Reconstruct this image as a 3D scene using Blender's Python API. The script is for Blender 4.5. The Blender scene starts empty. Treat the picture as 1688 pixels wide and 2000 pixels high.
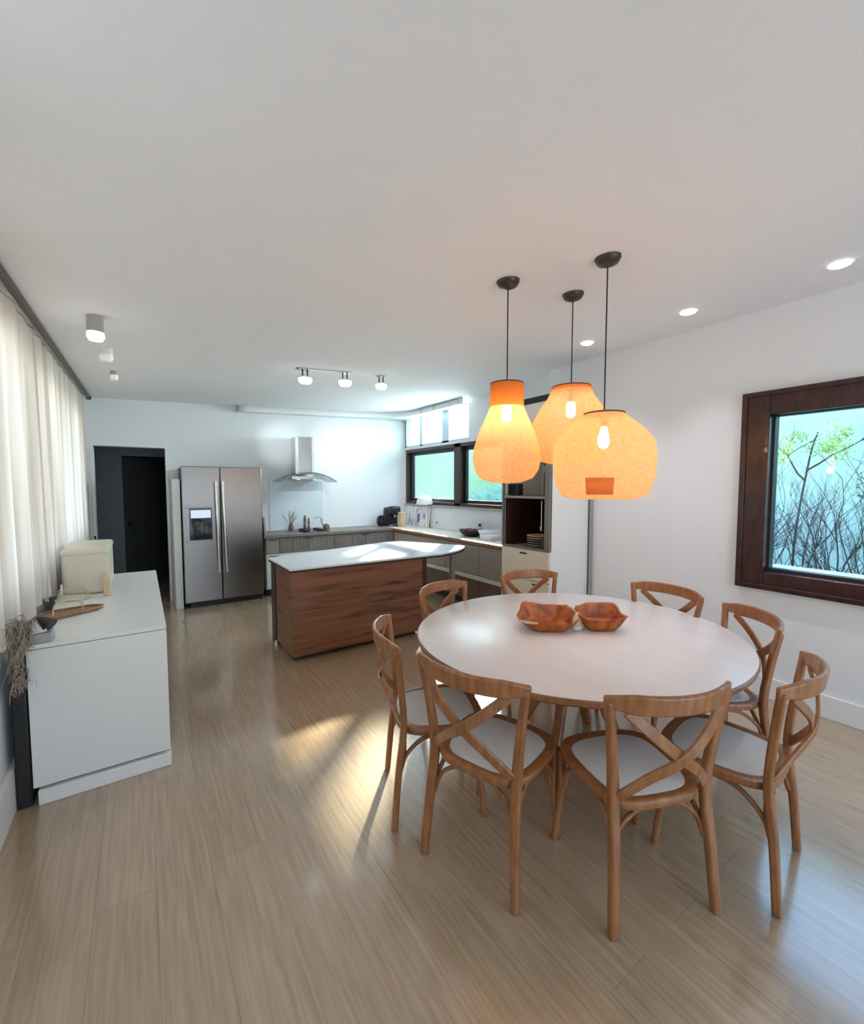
import bpy, bmesh, math, random
from mathutils import Vector, Matrix
random.seed(7)
PI = math.pi
S = bpy.context.scene
COL = S.collection

# ------------------------------------------------------------------ camera
CAM_H = 1.55
cd = bpy.data.cameras.new('camera')
cam = bpy.data.objects.new('camera', cd); COL.objects.link(cam)
cd.sensor_fit = 'HORIZONTAL'; cd.sensor_width = 36.0; cd.lens = 36.0 * 837.0 / 1688.0
cd.clip_start = 0.02
cam.location = (0, 0, CAM_H)
cam.rotation_euler = (math.radians(90) - math.atan(50 / 837.0), 0, -math.radians(34.2))
S.camera = cam

# ------------------------------------------------------------------ world, sun, large lights, exposure
S.view_settings.view_transform = 'Standard'
S.view_settings.look = 'None'
S.view_settings.gamma = 1.0
S.view_settings.use_curve_mapping = False
S.view_settings.exposure = 0.78
w = bpy.data.worlds.new('sky'); S.world = w; w.use_nodes = True
bg = w.node_tree.nodes['Background']
# white haze at the horizon, blue higher up
_n = w.node_tree.nodes; _l = w.node_tree.links
_tc = _n.new('ShaderNodeTexCoord'); _sx = _n.new('ShaderNodeSeparateXYZ'); _rp = _n.new('ShaderNodeValToRGB')
_rp.color_ramp.elements[0].position = .12; _rp.color_ramp.elements[0].color = (.56, .57, .62, 1)
_rp.color_ramp.elements[1].position = .60; _rp.color_ramp.elements[1].color = (.33, .58, 1.0, 1)
_l.new(_tc.outputs['Generated'], _sx.inputs[0]); _l.new(_sx.outputs['Z'], _rp.inputs[0]); _l.new(_rp.outputs[0], bg.inputs['Color'])
bg.inputs['Strength'].default_value = 2.7

def lamp(name, kind, loc, energy, color=(1, 1, 1), rot=None, aim=None, **kw):
    l = bpy.data.lights.new(name, kind); l.energy = energy; l.color = color
    for k, v in kw.items(): setattr(l, k, v)
    o = bpy.data.objects.new(name, l); COL.objects.link(o); o.location = loc
    if aim is not None:
        o.rotation_euler = (Vector(aim) - Vector(loc)).to_track_quat('-Z', 'Y').to_euler()
    elif rot is not None:
        o.rotation_euler = rot
    return o

SUN_EL = 30
sun_dir = Vector((-0.70, -0.71, 0)).normalized() * math.cos(math.radians(SUN_EL)) + Vector((0, 0, -math.sin(math.radians(SUN_EL))))
sun = lamp('sun', 'SUN', (8, 8, 6), 13.0, (1.0, 0.90, 0.76), angle=math.radians(2.5))
sun.rotation_euler = sun_dir.to_track_quat('-Z', 'Y').to_euler()
# added fill light behind the camera, standing in for daylight through unseen doors
lamp('rear_fill_light', 'AREA', (1.7, -2.75, 1.25), 13, (0.80, 0.83, 1.0), aim=(1.7, 0, 1.15), shape='RECTANGLE', size=3.4, size_y=2.2)
# daylight behind the curtains of the left windows
lamp('curtain_window_daylight', 'AREA', (-1.05, 3.7, 1.7), 16, (1.0, 0.80, 0.62), aim=(0, 3.7, 1.6), shape='RECTANGLE', size=5.0, size_y=1.5)
# white sky just outside the kitchen clerestory
lamp('clerestory_daylight', 'AREA', (4.32, 5.60, 2.52), 44, (0.84, 0.92, 1.0), aim=(0, 5.3, 1.4), shape='RECTANGLE', size=1.35, size_y=0.55, spread=math.radians(125))

# ------------------------------------------------------------------ helpers
ROOT_LOC = {}

class MB:
    def __init__(s): s.v = []; s.f = []
    def add(s, vs, fs):
        n = len(s.v); s.v += [tuple(p) for p in vs]; s.f += [tuple(i + n for i in f) for f in fs]; return s
    def box(s, x0, x1, y0, y1, z0, z1):
        vs = [(x, y, z) for z in (z0, z1) for y in (y0, y1) for x in (x0, x1)]
        return s.add(vs, [(0, 2, 3, 1), (4, 5, 7, 6), (0, 1, 5, 4), (2, 6, 7, 3), (0, 4, 6, 2), (1, 3, 7, 5)])
    def tube(s, pts, r, n=10, cap=True):
        pts = [Vector(p) for p in pts]
        rs = r if isinstance(r, (list, tuple)) else [r] * len(pts)
        vs = []; prev = None
        for i, p in enumerate(pts):
            t = (pts[min(i + 1, len(pts) - 1)] - pts[max(i - 1, 0)]).normalized()
            a = prev if prev is not None else (Vector((1, 0, 0)) if abs(t.x) < .8 else Vector((0, 1, 0)))
            u = (a - t * a.dot(t)).normalized(); prev = u; q = t.cross(u)
            for k in range(n):
                an = 2 * PI * k / n; vs.append(p + (u * math.cos(an) + q * math.sin(an)) * rs[i])
        fs = [(i * n + k, i * n + (k + 1) % n, (i + 1) * n + (k + 1) % n, (i + 1) * n + k) for i in range(len(pts) - 1) for k in range(n)]
        if cap: fs += [tuple(range(n - 1, -1, -1)), tuple(range((len(pts) - 1) * n, len(pts) * n))]
        return s.add(vs, fs)
    def band(s, pts, up, w, t):
        """rectangular section swept along pts; w along up, t across. up/w/t may be lists"""
        pts = [Vector(p) for p in pts]; m = len(pts)
        ups = [Vector(u) for u in up] if isinstance(up, list) else [Vector(up)] * m
        ws = w if isinstance(w, list) else [w] * m; ts = t if isinstance(t, list) else [t] * m
        vs = []
        for i, p in enumerate(pts):
            T = (pts[min(i + 1, m - 1)] - pts[max(i - 1, 0)]).normalized()
            W = (ups[i] - T * ups[i].dot(T)).normalized(); N = T.cross(W)
            a = W * ws[i] / 2; b = N * ts[i] / 2
            vs += [p + a + b, p - a + b, p - a - b, p + a - b]
        fs = [(i * 4 + k, i * 4 + (k + 1) % 4, i * 4 + 4 + (k + 1) % 4, i * 4 + 4 + k) for i in range(m - 1) for k in range(4)]
        fs += [(3, 2, 1, 0), tuple(range(m * 4 - 4, m * 4))]
        return s.add(vs, fs)
    def lathe(s, prof, c=(0, 0), n=32, sx=1, sy=1, rot=0, cap0=False, cap1=False):
        vs = []
        for r, z in prof:
            for k in range(n):
                a = 2 * PI * k / n; x = r * math.cos(a) * sx; y = r * math.sin(a) * sy
                vs.append((c[0] + x * math.cos(rot) - y * math.sin(rot), c[1] + x * math.sin(rot) + y * math.cos(rot), z))
        fs = [(i * n + k, i * n + (k + 1) % n, (i + 1) * n + (k + 1) % n, (i + 1) * n + k) for i in range(len(prof) - 1) for k in range(n)]
        if cap0: fs.append(tuple(range(n - 1, -1, -1)))
        if cap1: fs.append(tuple(range((len(prof) - 1) * n, len(prof) * n)))
        return s.add(vs, fs)
    def poly(s, outline, z0, z1):
        n = len(outline)
        vs = [(x, y, z0) for x, y in outline] + [(x, y, z1) for x, y in outline]
        return s.add(vs, [tuple(range(n - 1, -1, -1)), tuple(range(n, 2 * n))] + [(k, (k + 1) % n, n + (k + 1) % n, n + k) for k in range(n)])

def obj(name, mb, mat, parent=None, smooth=True, bevel=0, seg=2, sub=0, solid=0):
    """one mesh object; the coordinates are those of the room unless the parent was made with local=True"""
    me = bpy.data.meshes.new(name)
    off = Vector((0, 0, 0))
    if parent is not None: off = Vector(ROOT_LOC.get(parent.name, (0, 0, 0)))
    me.from_pydata([Vector(p) - off for p in mb.v], [], mb.f)
    bm = bmesh.new(); bm.from_mesh(me); bmesh.ops.recalc_face_normals(bm, faces=bm.faces[:]); bm.to_mesh(me); bm.free()
    me.materials.append(mat)
    if smooth:
        me.shade_smooth(); me.set_sharp_from_angle(angle=math.radians(38))
    o = bpy.data.objects.new(name, me); COL.objects.link(o)
    if parent is not None:
        o.parent = parent; ROOT_LOC[o.name] = tuple(off)
    if solid:
        m = o.modifiers.new('s', 'SOLIDIFY'); m.thickness = solid; m.offset = 0
    if bevel:
        m = o.modifiers.new('b', 'BEVEL'); m.width = bevel; m.segments = seg; m.limit_method = 'ANGLE'; m.angle_limit = math.radians(40)
        m.harden_normals = False
    if sub:
        m = o.modifiers.new('u', 'SUBSURF'); m.levels = sub; m.render_levels = sub
    return o

def tag(o, label, cat, group=None, kind=None):
    o['label'] = label; o['category'] = cat
    if group: o['group'] = group
    if kind: o['kind'] = kind
    return o

def thing(name, label, cat, loc, rotz=0, group=None, local=False):
    o = bpy.data.objects.new(name, None); COL.objects.link(o)
    o.location = loc; o.rotation_euler = (0, 0, rotz); o.empty_display_size = .1
    ROOT_LOC[o.name] = (0, 0, 0) if local else tuple(loc)
    return tag(o, label, cat, group)

def struct(name, mb, mat, parent=None, **k):
    o = obj(name, mb, mat, parent, **k)
    if parent is None: o['kind'] = 'structure'
    return o

def dup(root, label, loc=None, rotz=None):
    r = root.copy(); COL.objects.link(r); r['label'] = label
    if loc is not None: r.location = loc
    if rotz is not None: r.rotation_euler = (0, 0, rotz)
    for ch in list(root.children):
        c = ch.copy(); COL.objects.link(c); c.parent = r
        for g in list(ch.children):
            d = g.copy(); COL.objects.link(d); d.parent = c
    return r

def spline(pts, n=6):
    P = [Vector(p) for p in pts]; out = []
    for i in range(len(P) - 1):
        p0 = P[max(i - 1, 0)]; p1 = P[i]; p2 = P[i + 1]; p3 = P[min(i + 2, len(P) - 1)]
        for k in range(n):
            t = k / n
            out.append(.5 * ((2 * p1) + (p2 - p0) * t + (2 * p0 - 5 * p1 + 4 * p2 - p3) * t * t + (3 * p1 - p0 - 3 * p2 + p3) * t ** 3))
    out.append(P[-1]); return out

# ------------------------------------------------------------------ materials
def mat(name, col, rough=.5, metal=0, spec=.5, coat=0, **k):
    m = bpy.data.materials.new(name); m.use_nodes = True
    b = m.node_tree.nodes['Principled BSDF']
    b.inputs['Base Color'].default_value = (*col, 1); b.inputs['Roughness'].default_value = rough
    b.inputs['Metallic'].default_value = metal; b.inputs['Specular IOR Level'].default_value = spec
    b.inputs['Coat Weight'].default_value = coat
    if 'emit' in k:
        b.inputs['Emission Color'].default_value = (*k['emit'], 1); b.inputs['Emission Strength'].default_value = k.get('es', 1)
    return m

def nz(m, scale=(8, 8, 8), amount=.08, nscale=5, detail=4, bump=0, c1=None, c2=None, lo=.35, hi=.65):
    """object-space noise between two versions of the base colour, with optional bump"""
    nt = m.node_tree; N = nt.nodes; L = nt.links; b = N['Principled BSDF']
    base = b.inputs['Base Color'].default_value[:3]
    tc = N.new('ShaderNodeTexCoord'); mp = N.new('ShaderNodeMapping'); mp.inputs['Scale'].default_value = scale
    t = N.new('ShaderNodeTexNoise'); t.inputs['Scale'].default_value = nscale; t.inputs['Detail'].default_value = detail
    r = N.new('ShaderNodeValToRGB'); e = r.color_ramp.elements
    e[0].position = lo; e[1].position = hi
    e[0].color = (*(c1 or [c * (1 - amount) for c in base]), 1); e[1].color = (*(c2 or [min(1, c * (1 + amount)) for c in base]), 1)
    L.new(tc.outputs['Object'], mp.inputs['Vector']); L.new(mp.outputs[0], t.inputs['Vector']); L.new(t.outputs['Fac'], r.inputs[0]); L.new(r.outputs[0], b.inputs['Base Color'])
    if bump:
        bp = N.new('ShaderNodeBump'); bp.inputs['Strength'].default_value = bump; bp.inputs['Distance'].default_value = .005
        L.new(t.outputs['Fac'], bp.inputs['Height']); L.new(bp.outputs[0], b.inputs['Normal'])
    return m

M = {}
M['wall'] = nz(mat('wall_paint', (.82, .83, .845), .65), nscale=3, amount=.006)
M['ceiling'] = nz(mat('ceiling_paint', (.85, .835, .85), .8), nscale=1.5, amount=.006)
M['trim'] = nz(mat('white_trim', (.84, .84, .83), .4), amount=.01)
M['lacquer'] = nz(mat('white_lacquer', (.80, .80, .79), .32), amount=.01)
M['cream'] = nz(mat('cream_cabinet', (.74, .68, .56), .4), amount=.02)
M['oak'] = nz(mat('honey_oak', (.30, .13, .05), .34, coat=.15), scale=(6, 6, 1.2), nscale=7, c1=(.25, .088, .027), c2=(.37, .148, .050), bump=.05)
M['oak_pale'] = nz(mat('pale_oak', (.62, .47, .30), .45), scale=(8, 8, 2), nscale=6, amount=.15)
M['seat'] = nz(mat('off_white_woven_seat', (.66, .61, .57), .8), scale=(90, 90, 90), nscale=3, amount=.06, bump=.2)
M['table_top'] = nz(mat('blush_white_tabletop', (.78, .72, .70), .28, spec=.4), scale=(1.2, .25, 1), nscale=5, c1=(.755, .69, .67), c2=(.79, .74, .73))
M['mahogany'] = nz(mat('dark_mahogany', (.055, .014, .010), .3, coat=.2), scale=(1, 3, 1), nscale=8, c1=(.022, .006, .006), c2=(.055, .013, .011))
M['frame_dark'] = nz(mat('dark_brown_frame', (.05, .022, .018), .4), amount=.2)
M['steel'] = nz(mat('brushed_steel', (.25, .23, .225), .28, metal=1), scale=(1, 1, 60), nscale=4, amount=.04)
M['steel_light'] = nz(mat('polished_steel', (.72, .72, .72), .25, metal=1), amount=.03)
M['chrome'] = mat('satin_chrome', (.80, .77, .74), .22, metal=1)
M['black'] = nz(mat('matt_black', (.012, .012, .014), .45), amount=.2)
M['black_gloss'] = nz(mat('black_glass', (.008, .009, .012), .06), amount=.2)
M['bronze'] = nz(mat('dark_bronze', (.075, .055, .042), .4, metal=.6), nscale=20, amount=.4)
M['stone'] = nz(mat('grey_stone_worktop', (.20, .185, .165), .4), nscale=14, c1=(.14, .13, .115), c2=(.27, .25, .225))
M['weathered'] = nz(mat('grey_weathered_drawer', (.24, .22, .185), .55), scale=(12, 12, 1), nscale=5, c1=(.12, .112, .10), c2=(.24, .225, .195))
M['taupe'] = nz(mat('taupe_laminate', (.33, .285, .25), .45), amount=.04)
M['island_top'] = nz(mat('white_quartz', (.80, .83, .86), .22), nscale=4, amount=.015)
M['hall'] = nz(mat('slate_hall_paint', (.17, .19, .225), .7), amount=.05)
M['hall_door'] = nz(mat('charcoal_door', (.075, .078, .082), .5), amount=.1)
M['white_plastic'] = nz(mat('white_plastic', (.82, .82, .82), .35), amount=.01)
M['wicker'] = nz(mat('tan_leather', (.32, .17, .085), .5), nscale=12, amount=.3)
M['tan'] = nz(mat('tan_card', (.68, .52, .33), .6), amount=.06)
M['grass'] = nz(mat('dried_grass', (.33, .25, .19), .8), nscale=20, c1=(.20, .15, .12), c2=(.5, .41, .33))
M['bark'] = nz(mat('dark_bark', (.035, .04, .042), .9), nscale=12, amount=.3)
M['twig'] = nz(mat('brown_twig', (.17, .10, .07), .7), nscale=20, amount=.5)
M['snow'] = nz(mat('white_stone_sill', (.86, .87, .93), .5), amount=.01)
M['red_fruit'] = nz(mat('dark_red_fruit', (.16, .035, .03), .35), nscale=15, amount=.4)
M['paper'] = nz(mat('white_paper', (.82, .81, .80), .7), amount=.02)
M['ground'] = nz(mat('garden_ground', (.12, .15, .10), .9), nscale=6, amount=.4)
M['leaf'] = nz(mat('yellow_green_leaf', (.42, .62, .10), .5), nscale=7, c1=(.22, .48, .12), c2=(.70, .82, .18))
M['leaf_teal'] = nz(mat('blue_green_leaf', (.10, .40, .34), .5), nscale=7, c1=(.05, .27, .26), c2=(.30, .62, .55))
M['leaf_dark'] = nz(mat('dark_leaf', (.03, .07, .05), .6), nscale=7, amount=.5)

def garden_wall_mat():
    m = nz(mat('sea_green_render', (.28, .62, .50), .85), scale=(1, .35, .7), nscale=1.1, detail=2, c1=(.28, .45, .26), c2=(.36, .50, .35), bump=.1)
    return m
M['garden_wall'] = garden_wall_mat()

def wood_planks_island():
    m = mat('walnut_boards', (.2, .08, .04), .38, coat=.1); nt = m.node_tree; N = nt.nodes; L = nt.links; b = N['Principled BSDF']
    tc = N.new('ShaderNodeTexCoord'); mp = N.new('ShaderNodeMapping'); mp.inputs['Scale'].default_value = (1.0, 1.0, 14)
    t = N.new('ShaderNodeTexNoise'); t.inputs['Scale'].default_value = 1.6; t.inputs['Detail'].default_value = 6; t.inputs['Distortion'].default_value = .8
    r = N.new('ShaderNodeValToRGB'); e = r.color_ramp.elements
    e[0].position = .33; e[0].color = (.060, .020, .010, 1); e[1].position = .47; e[1].color = (.20, .072, .030, 1)
    x = e.new(.7); x.color = (.27, .105, .046, 1)
    L.new(tc.outputs['Object'], mp.inputs[0]); L.new(mp.outputs[0], t.inputs['Vector']); L.new(t.outputs['Fac'], r.inputs[0]); L.new(r.outputs[0], b.inputs['Base Color'])
    return m
M['walnut'] = wood_planks_island()
M['walnut_dark'] = nz(mat('dark_walnut_edge', (.045, .018, .014), .4), scale=(1, 1, .3), nscale=6, amount=.3)

def floor_mat():
    m = mat('oak_plank_floor', (.4, .3, .2), .3); nt = m.node_tree; N = nt.nodes; L = nt.links; b = N['Principled BSDF']
    tc = N.new('ShaderNodeTexCoord'); mp = N.new('ShaderNodeMapping'); mp.inputs['Rotation'].default_value = (0, 0, PI / 2)
    br = N.new('ShaderNodeTexBrick'); br.inputs['Scale'].default_value = 1
    br.inputs['Brick Width'].default_value = 1.9; br.inputs['Row Height'].default_value = .19; br.inputs['Mortar Size'].default_value = .0022
    br.inputs['Color1'].default_value = (.485, .345, .225, 1); br.inputs['Color2'].default_value = (.435, .305, .195, 1); br.inputs['Mortar'].default_value = (.34, .25, .18, 1)
    br.inputs['Mortar Smooth'].default_value = .6; br.offset = .37
    g = N.new('ShaderNodeMapping'); g.inputs['Scale'].default_value = (22, 1.1, 1)
    t = N.new('ShaderNodeTexNoise'); t.inputs['Scale'].default_value = 3; t.inputs['Detail'].default_value = 8; t.inputs['Distortion'].default_value = .6
    r = N.new('ShaderNodeValToRGB'); e = r.color_ramp.elements
    e[0].position = .3; e[0].color = (.80, .775, .75, 1); e[1].position = .68; e[1].color = (1.1, 1.08, 1.05, 1)
    mx = N.new('ShaderNodeMix'); mx.data_type = 'RGBA'; mx.blend_type = 'MULTIPLY'; mx.inputs[0].default_value = 1
    L.new(tc.outputs['Object'], mp.inputs[0]); L.new(mp.outputs[0], br.inputs['Vector'])
    L.new(tc.outputs['Object'], g.inputs[0]); L.new(g.outputs[0], t.inputs['Vector']); L.new(t.outputs['Fac'], r.inputs[0])
    L.new(br.outputs['Color'], mx.inputs[6]); L.new(r.outputs[0], mx.inputs[7]); L.new(mx.outputs[2], b.inputs['Base Color'])
    b.inputs['Roughness'].default_value = .26; b.inputs['Specular IOR Level'].default_value = .8
    b.inputs['Coat Weight'].default_value = 1; b.inputs['Coat Roughness'].default_value = .13; b.inputs['Coat IOR'].default_value = 1.65
    return m
M['floor'] = floor_mat()

def thin_mat(name, col, trans, transl, seecol=(1, 1, 1), weave=None):
    """thin cloth: part open weave, part translucent, part diffuse"""
    m = bpy.data.materials.new(name); m.use_nodes = True; nt = m.node_tree; N = nt.nodes; L = nt.links; N.clear()
    out = N.new('ShaderNodeOutputMaterial'); d = N.new('ShaderNodeBsdfDiffuse'); tl = N.new('ShaderNodeBsdfTranslucent'); tp = N.new('ShaderNodeBsdfTransparent')
    d.inputs[0].default_value = (*col, 1); tl.inputs[0].default_value = (*col, 1); tp.inputs[0].default_value = (*seecol, 1)
    a = N.new('ShaderNodeMixShader'); a.inputs[0].default_value = transl; b = N.new('ShaderNodeMixShader'); b.inputs[0].default_value = trans
    L.new(d.outputs[0], a.inputs[1]); L.new(tl.outputs[0], a.inputs[2]); L.new(a.outputs[0], b.inputs[1]); L.new(tp.outputs[0], b.inputs[2]); L.new(b.outputs[0], out.inputs[0])
    if weave:
        tc = N.new('ShaderNodeTexCoord'); wv = N.new('ShaderNodeTexNoise'); wv.inputs['Scale'].default_value = weave[0]; wv.inputs['Detail'].default_value = 3
        mp = N.new('ShaderNodeMapping'); mp.inputs['Scale'].default_value = weave[1]
        r = N.new('ShaderNodeMapRange'); r.inputs[1].default_value = .3; r.inputs[2].default_value = .7; r.inputs[3].default_value = trans * (1 - weave[2]); r.inputs[4].default_value = trans * (1 + weave[2])
        L.new(tc.outputs['Object'], mp.inputs[0]); L.new(mp.outputs[0], wv.inputs['Vector']); L.new(wv.outputs['Fac'], r.inputs[0]); L.new(r.outputs[0], b.inputs[0])
    return m
M['curtain'] = thin_mat('cream_linen_curtain', (.80, .70, .62), .012, .34, weave=(6, (1, 4, 60), .6))
def light_streaks(m):
    # light streaks of the folds painted as uneven density in the translucent colour
    nt = m.node_tree; N = nt.nodes; L = nt.links
    tl = next(n for n in N if n.type == 'BSDF_TRANSLUCENT'); d = next(n for n in N if n.type == 'BSDF_DIFFUSE')
    tc = N.new('ShaderNodeTexCoord'); mp = N.new('ShaderNodeMapping'); mp.inputs['Scale'].default_value = (0, 5.5, .25)
    t = N.new('ShaderNodeTexNoise'); t.inputs['Scale'].default_value = 1.0; t.inputs['Detail'].default_value = 3
    r = N.new('ShaderNodeValToRGB'); r.color_ramp.elements[0].position = .38; r.color_ramp.elements[1].position = .62
    r.color_ramp.elements[0].color = (.34, .26, .19, 1); r.color_ramp.elements[1].color = (.98, .90, .80, 1)
    L.new(tc.outputs['Object'], mp.inputs[0]); L.new(mp.outputs[0], t.inputs['Vector']); L.new(t.outputs['Fac'], r.inputs[0]); L.new(r.outputs[0], tl.inputs[0])
light_streaks(M['curtain'])
M['shade'] = thin_mat('orange_woven_shade', (.88, .55, .29), .40, .5, (1, .87, .70), weave=(60, (1, 1, 1), .25))
M['shade_neck'] = thin_mat('deep_orange_neck', (.80, .32, .08), .12, .5, (1, .6, .3))
M['patch'] = thin_mat('burnt_orange_patch', (.86, .42, .14), .2, .5, (1, .6, .35))

def glass_mat(name, tint):
    m = bpy.data.materials.new(name); m.use_nodes = True; nt = m.node_tree; N = nt.nodes; L = nt.links; N.clear()
    out = N.new('ShaderNodeOutputMaterial'); tp = N.new('ShaderNodeBsdfTransparent'); gl = N.new('ShaderNodeBsdfGlossy'); gl.inputs['Roughness'].default_value = .02
    tp.inputs[0].default_value = (*tint, 1); lw = N.new('ShaderNodeLayerWeight'); lw.inputs[0].default_value = .5; pw = N.new('ShaderNodeMath'); pw.operation = 'POWER'; pw.inputs[1].default_value = 4.0; L.new(lw.outputs['Facing'], pw.inputs[0])
    fr = N.new('ShaderNodeMath'); fr.operation = 'MULTIPLY_ADD'; fr.inputs[1].default_value = .55; fr.inputs[2].default_value = .035; L.new(pw.outputs[0], fr.inputs[0])
    x = N.new('ShaderNodeMixShader'); L.new(fr.outputs[0], x.inputs[0]); L.new(tp.outputs[0], x.inputs[1]); L.new(gl.outputs[0], x.inputs[2]); L.new(x.outputs[0], out.inputs[0])
    return m
M['glass'] = glass_mat('window_glass', (.90, .97, .96))
M['glass_hood'] = glass_mat('hood_glass', (.72, .76, .76))
M['lit'] = mat('lit_lamp', (1, 1, 1), .4, emit=(1, .97, .93), es=4)
M['lit_cool'] = mat('lit_diffuser', (1, 1, 1), .4, emit=(.92, .95, 1), es=2.5)
M['bulb'] = mat('warm_bulb', (1, .9, .7), .4, emit=(1, .86, .58), es=9)
M['lit_dim'] = mat('lit_soft', (.8, .8, .8), .4, emit=(1, .96, .9), es=.12)

# ------------------------------------------------------------------ room shell
XR, XK, YB, XL, YF = 3.76, 4.0, 6.8, -.57, -2.6
def zc(x, y):
    zl = 2.44 + .030 * y; t = (x + .48) / (XR + .48)
    return zl + (2.82 - zl) * t

f = MB().box(XL - .15, 4.3, YF - .2, YB, -.06, 0); f.box(-.75, .6, YB, 9.6, -.06, 0); struct('floor', f, M['floor'], smooth=False)

c = MB(); nx, ny = 8, 12
xs = [XL - .2 + (4.21 - XL + .2) * i / nx for i in range(nx + 1)]; ys = [YF - .2 + (YB + .15 - YF + .2) * j / ny for j in range(ny + 1)]
vs = [(x, y, zc(x, y)) for y in ys for x in xs] + [(x, y, zc(x, y) + .12) for y in ys for x in xs]
nn = (nx + 1) * (ny + 1); fs = []
for j in range(ny):
    for i in range(nx):
        a = j * (nx + 1) + i; q = (a, a + 1, a + nx + 2, a + nx + 1); fs.append(q[::-1]); fs.append(tuple(k + nn for k in q))
bd = [i for i in range(nx + 1)] + [j * (nx + 1) + nx for j in range(1, ny + 1)] + [ny * (nx + 1) + i for i in range(nx - 1, -1, -1)] + [j * (nx + 1) for j in range(ny - 1, 0, -1)]
for k in range(len(bd)):
    a, b = bd[k], bd[(k + 1) % len(bd)]; fs.append((a, b, b + nn, a + nn))
c.add(vs, fs); struct('ceiling', c, M['ceiling'], smooth=False)

TOP = 2.95
def wall_x(x0, x1, y0, y1, holes, z1=TOP):
    """wall running along Y between x0 and x1 with rectangular holes (ya, yb, za, zb)"""
    m = MB(); y = y0
    for ya, yb, za, zb in sorted(holes):
        m.box(x0, x1, y, ya, 0, z1)
        if za > 0: m.box(x0, x1, ya, yb, 0, za)
        m.box(x0, x1, ya, yb, zb, z1); y = yb
    m.box(x0, x1, y, y1, 0, z1); return m
# right wall of the dining area with its window; the kitchen stretch sits a little further out
W1 = (-.35, 1.22, .90, 2.12)
struct('wall_right', wall_x(XR, XR + .2, YF, 3.25, [W1]), M['wall'], smooth=False)
KW = (4.10, 6.70, 1.26, 2.20); CL = (4.90, 6.76, 2.24, 2.86)
m = MB()
m.box(XK, XK + .2, 3.25, KW[0], 0, TOP).box(XK, XK + .2, KW[1], YB, 0, TOP).box(XK, XK + .2, KW[0], KW[1], 0, KW[2])
m.box(XK, XK + .2, KW[0], CL[0], KW[3], TOP).box(XK, XK + .2, CL[0], KW[1], KW[3], CL[2]).box(XK, XK + .2, CL[0], KW[1], CL[3], TOP)
struct('wall_kitchen', m, M['wall'], smooth=False)
m = MB().box(XL - .2, -.47, YB, YB + .15, 0, TOP).box(-.47, .29, YB, YB + .15, 2.06, TOP).box(.29, XK + .2, YB, YB + .15, 0, TOP)
struct('wall_back', m, M['wall'], smooth=False)
struct('wall_left', wall_x(XL - .18, XL, YF, YB, [(.9, 6.4, 1.02, 2.36)]), M['wall'], smooth=False)
m = MB().box(XL - .2, -.2, YF - .15, YF, 0, TOP).box(3.6, XR + .2, YF - .15, YF, 0, TOP).box(-.2, 3.6, YF - .15, YF, 2.4, TOP)
struct('wall_rear', m, M['wall'], smooth=False)
struct('baseboard_right', MB().box(XR - .02, XR, YF, 2.66, 0, .155), M['trim'], bevel=.004)
struct('baseboard_left', MB().box(XL, XL + .028, YF, 3.0, 0, .20), M['trim'], bevel=.004)
struct('trim_1', MB().box(.29, .318, YB - .012, YB, 0, 2.09).box(-.50, -.47, YB - .012, YB, 0, 2.09).box(-.47, .29, YB - .012, YB, 2.06, 2.09), M['trim'])

# curved cove running round the kitchen corner under the ceiling
cv = [(1.2, 6.66), (2.2, 6.66), (3.0, 6.64), (3.45, 6.56), (3.72, 6.38), (3.82, 6.1), (3.84, 5.6), (3.86, 4.9)]
cv = spline([(x, y, 0) for x, y in cv], 6)
m = MB(); n = len(cv)
top = [(p.x, p.y, zc(p.x, p.y) + .01) for p in cv]; lo = [(p.x, p.y, zc(p.x, p.y) - .085) for p in cv]
back = [(min(p.x + .0, XK + .05) if p.y > 6.5 else XK + .02, YB + .02 if p.x < 3.7 else p.y, zc(p.x, p.y) - .085) for p in cv]
m.add(top + lo + back, [(i, i + 1, n + i + 1, n + i) for i in range(n - 1)] + [(n + i, n + i + 1, 2 * n + i + 1, 2 * n + i) for i in range(n - 1)])
struct('trim_2', m, M['trim'], solid=.01)
def cove_t(y): 
    return min(cv, key=lambda p: abs(p.y - y) + (10 if p.x < 3.5 else 0))
m = MB()
for y in (5.95, 5.6, 5.0):
    p = cove_t(y); m.box(p.x - .014, p.x - .004, y - .008, y + .008, zc(p.x, y) - .082, zc(p.x, y) - .006)
pp = [cove_t(y) for y in (6.0, 5.6, 5.3, 5.0)]
m.tube([(p.x - .012, p.y, zc(p.x, p.y) - .082) for p in pp], .004, 6); m.tube([(p.x - .012, p.y, zc(p.x, p.y) - .008) for p in pp], .004, 6)
struct('trim_3', m, nz(mat('grey_metal_trim', (.42, .46, .50), .5), amount=.02))

# ------------------------------------------------------------------ windows
def frame_x(m, x0, x1, y0, y1, z0, z1, w, wb=None):
    wb = wb or w
    return m.box(x0, x1, y0, y0 + w, z0, z1).box(x0, x1, y1 - w, y1, z0, z1).box(x0, x1, y0 + w, y1 - w, z0, z0 + wb).box(x0, x1, y0 + w, y1 - w, z1 - w, z1)
r = struct('window_1', frame_x(MB(), XR - .035, XR + .16, -.52, 1.37, .80, 2.23, .17, .13), M['mahogany'], bevel=.006)
struct('window_sash', frame_x(MB(), XR + .035, XR + .10, -.36, 1.215, .925, 2.08, .028), M['black'], r, bevel=.003)
struct('window_pane', MB().box(XR + .062, XR + .068, -.35, 1.20, .93, 2.07), M['glass'], r, smooth=False)
struct('window_sill', MB().box(XR + .11, XR + .34, -.6, 1.26, .86, .945), M['snow'], r, bevel=.02, seg=3)
struct('outer_casing', frame_x(MB(), XR - .05, XR - .03, -.52, 1.37, .80, 2.23, .035), M['mahogany'], r, bevel=.004)

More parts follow.
